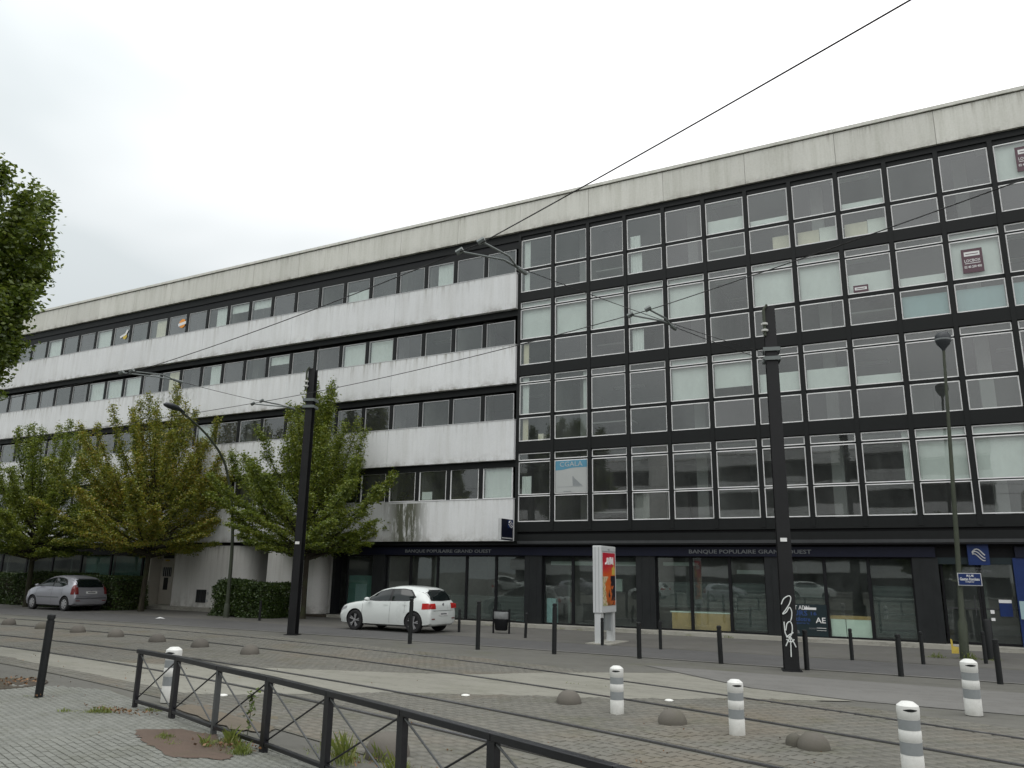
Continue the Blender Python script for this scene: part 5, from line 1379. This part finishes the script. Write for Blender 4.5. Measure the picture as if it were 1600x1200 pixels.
for x, y, lb in ((-26.2,-4.55,'low concrete post left of the silver car'), (-27.9,-4.4,'low concrete post near the left edge, beside the hedge')):
    b = MB(); b.box(-.16,.16,-.12,.12,0,.62); o = tag(obj('concrete_post', b, mat('kerb_stone'), None, None, (x,y,0)), lb, 'post', 'low concrete posts')
    bv = o.modifiers.new('bevel', 'BEVEL'); bv.width = .03; bv.segments = 2

def tuft(x, y, rx, ry, n, h, label, leaves=0, seed=1, rot=0.0, z0=.02):
    rsd = np.random.RandomState(seed)
    r_ = np.sqrt(rsd.rand(n)); a = rsd.rand(n)*2*np.pi
    px, py = r_*np.cos(a)*rx*1.25, r_*np.sin(a)*ry*1.25; k_ = np.exp(2.2*(np.sin(px*9+seed)+np.sin(py*14+px*5+seed*2))/2-1.1); n_keep = rsd.rand(n) < k_; k_ = np.clip(k_, .25, 1.3)
    ca, sa = math.cos(rot), math.sin(rot); X_, Y_ = px*ca-py*sa, px*sa+py*ca
    hh = h*(.3+1.1*rsd.rand(n)**1.5)*(1.1-r_*.7)*k_; la = rsd.rand(n)*2*np.pi; ln = hh*(.2+.6*rsd.rand(n))
    wx, wy = np.cos(la+1.57)*.0045, np.sin(la+1.57)*.0045
    z = np.zeros(n)
    V = np.stack([np.stack([X_-wx, Y_-wy, z],1), np.stack([X_+wx, Y_+wy, z],1), np.stack([X_+np.cos(la)*ln*.4+wx*.6, Y_+np.sin(la)*ln*.4+wy*.6, hh*.65],1), np.stack([X_+np.cos(la)*ln, Y_+np.sin(la)*ln, hh],1)],1).reshape(-1,3)
    F = (np.array([[0,1,2],[0,2,3]])[None]+(np.arange(n)*4)[n_keep][:,None,None]).reshape(-1,3)
    o = tag(link('grass_tuft', fast_mesh('grass_tuft', V, F, mat('grass_blade')), None, (x,y,z0)), label, 'grass'); o['kind'] = 'stuff'
    if leaves:
        c = np.stack([rsd.normal(size=leaves)*rx*.5, rsd.normal(size=leaves)*ry*.5, .02+rsd.rand(leaves)*.03],1)
        c[:,0] += rx*.3
        V, F = leaf_cloud(c, .04, rsd)
        o2 = tag(link('fallen_leaves', fast_mesh('fallen_leaves', V, F, mat('dead_leaf')), None, (x,y,z0)), 'brown fallen leaves lying in the '+label, 'leaves'); o2['kind'] = 'stuff'
tuft(3.95,-19.62,.55,.13,1500,.07,'flat patch of grass at the left end of the railing',130,2,R(35))
tuft(6.95,-20.35,.45,.16,1600,.16,'tall weedy grass under the railing beside the reddish patch',110,3,R(-20))
tuft(6.15,-20.45,.25,.10,350,.08,'thin grass on the reddish patch',0,4,R(-20))
tuft(8.6,-20.15,.75,.25,1100,.20,'weeds among the setts behind the railing',20,8,R(-20))
tuft(9.9,-20.5,.5,.2,500,.14,'sparse weeds right of the weathered dome behind the railing',10,9,R(-20))
tuft(2.0,-19.45,.22,.10,260,.035,'moss and grass at the foot of the leaning bollard',6,5)
tuft(14.45,-3.35,.75,.16,900,.14,'green weeds round the foot of the slim lamp post',0,6)
tuft(8.6,-13.4,.5,.02,60,.06,'thin line of weeds in the crossing joint',0,12)
for i, x in enumerate((-6.2,-4.9,-1.4,2.2,3.1,6.4,7.9)): tuft(x,-.34,.55,.05,170,.06,'thin weeds along the building kerb, clump %s' % ['before the first pier','before the bank letters','behind the white car','behind the litter bin','left of the totem','before the timber counter','left of the graffiti pole'][i],0,20+i)
# one young stem growing through the railing
t = thing('weed_stem', 'single leafy weed growing up through the railing', 'plant', (6.95,-20.05,.02))
b = MB(); b.tube([(0,0,0),(.03,.0,.2),(.02,.01,.38),(.06,.0,.52)], [.006,.005,.004,.002], 5); obj('stem', b, mat('lamp_green'), t)
rsd = np.random.RandomState(4); q = np.concatenate([np.array([[.02,.0,.2+.05*k]])+rsd.normal(size=(6,3))*.025 for k in range(7)]+[np.array([[.05,0,.5]])+rsd.normal(size=(18,3))*.035])
V, F = leaf_cloud(q, .06, rsd); link('leaves', fast_mesh('leaves', V, F, mat('leaf_dark')), t)
# tree pit with dead leaves at the left edge
b = MB(); b.lathe([(.001,.014),(.62,.014),(.66,.02),(.72,.02),(.72,.0)], 26); o = structure(obj('tree_pit', b, mat('soil'), None, None, (.15,-18.95,.004)))
rsd = np.random.RandomState(9); a = rsd.rand(160)*6.28; r_ = np.sqrt(rsd.rand(160))*.62
V, F = leaf_cloud(np.stack([np.cos(a)*r_, np.sin(a)*r_, .02+rsd.rand(160)*.03],1), .055, rsd)
o = tag(link('fallen_leaves', fast_mesh('fallen_leaves', V, F, mat('dead_leaf')), None, (.15,-18.95,.02)), 'rust coloured fallen leaves in the round pit at the left edge', 'leaves'); o['kind'] = 'stuff'
rsd = np.random.RandomState(19); X_ = rsd.uniform(-6,14,260); Y_ = np.interp(X_, [-6,4,14], [-17,-17.5,-18.5]) + rsd.normal(size=260)*1.8
V, F = leaf_cloud(np.stack([X_, Y_, .03+rsd.rand(260)*.01],1), .028, rsd)
o = tag(link('scattered_leaves', fast_mesh('scattered_leaves', V, F, mat('dead_leaf'))), 'small dry leaves scattered over the setts', 'leaves'); o['kind'] = 'stuff'

# ================================================================ across the street, behind the viewer
ob = thing('apartment_block', 'long white banded block behind the viewer, mirrored in the glazed wing', 'building', (0,-64,0))
for z in range(5):
    b = MB(); b.box(-34, 20, 0, .6, 3.1*z+2.1, 3.1*z+3.3); obj('balcony_band', b, mat('white_concrete'), ob)
    b = MB(); b.box(-34, 20, -1.0, -.9, 3.1*z+.2, 3.1*z+2.1); obj('window_band', b, mat('pier_panel'), ob)
    b = MB(); b.box(-34, 20, -1.0, .3, 3.1*z+3.3, 3.1*z+3.42); obj('floor_edge', b, mat('smooth_concrete'), ob)
b = MB(); b.box(-34, 20, -12, -1.0, 0, 16.2); obj('core', b, mat('rendered_wall'), ob)
b = MB(); b.lathe([(1.6,0),(1.6,17.5),(1.3,18.3),(.001,18.6)], 20, c=(-14,1.2,0)); obj('stair_tower', b, mat('rendered_wall'), ob, 40)
ob3 = thing('added_block', 'long grey block added unseen far behind the viewer at the left, darkening the left ground floor reflections', 'building', (-128,-78,0))  # unseen block, added so the left ground floor glass mirrors less bright sky
b = MB(); b.box(-85, 62, -10, 0, 0, 13.5); obj('wall', b, mat('asphalt_old'), ob3)
for z in range(4):
    b = MB(); b.box(-84, 61, .02, .1, 1.0+3.2*z, 2.7+3.2*z); obj('window_band', b, mat('pier_panel'), ob3)
for i, (x_, y_) in enumerate(((-58,-44),(-70,-47),(-84,-46),(-98,-50),(-112,-49))):  # unseen tree row, added to darken what the left glass mirrors
    copy_tree(src, 'leafy tree ' + ('nearest','second','in the middle','last but one','last')[i] + ' in the unseen row added far behind the viewer at the left', (x_, y_, 0), i*1.3)
ob2 = thing('low_block', 'low grey block behind the viewer at the right, mirrored in the right panes', 'building', (34,-66,0))
b = MB(); b.box(-11, 22, -10, 0, 0, 11.5); obj('wall', b, mat('rendered_wall'), ob2)
for z in range(3):
    b = MB(); b.box(-10.5, 21.5, .02, .1, 1.2+3.4*z, 2.9+3.4*z); obj('window_band', b, mat('pier_panel'), ob2)
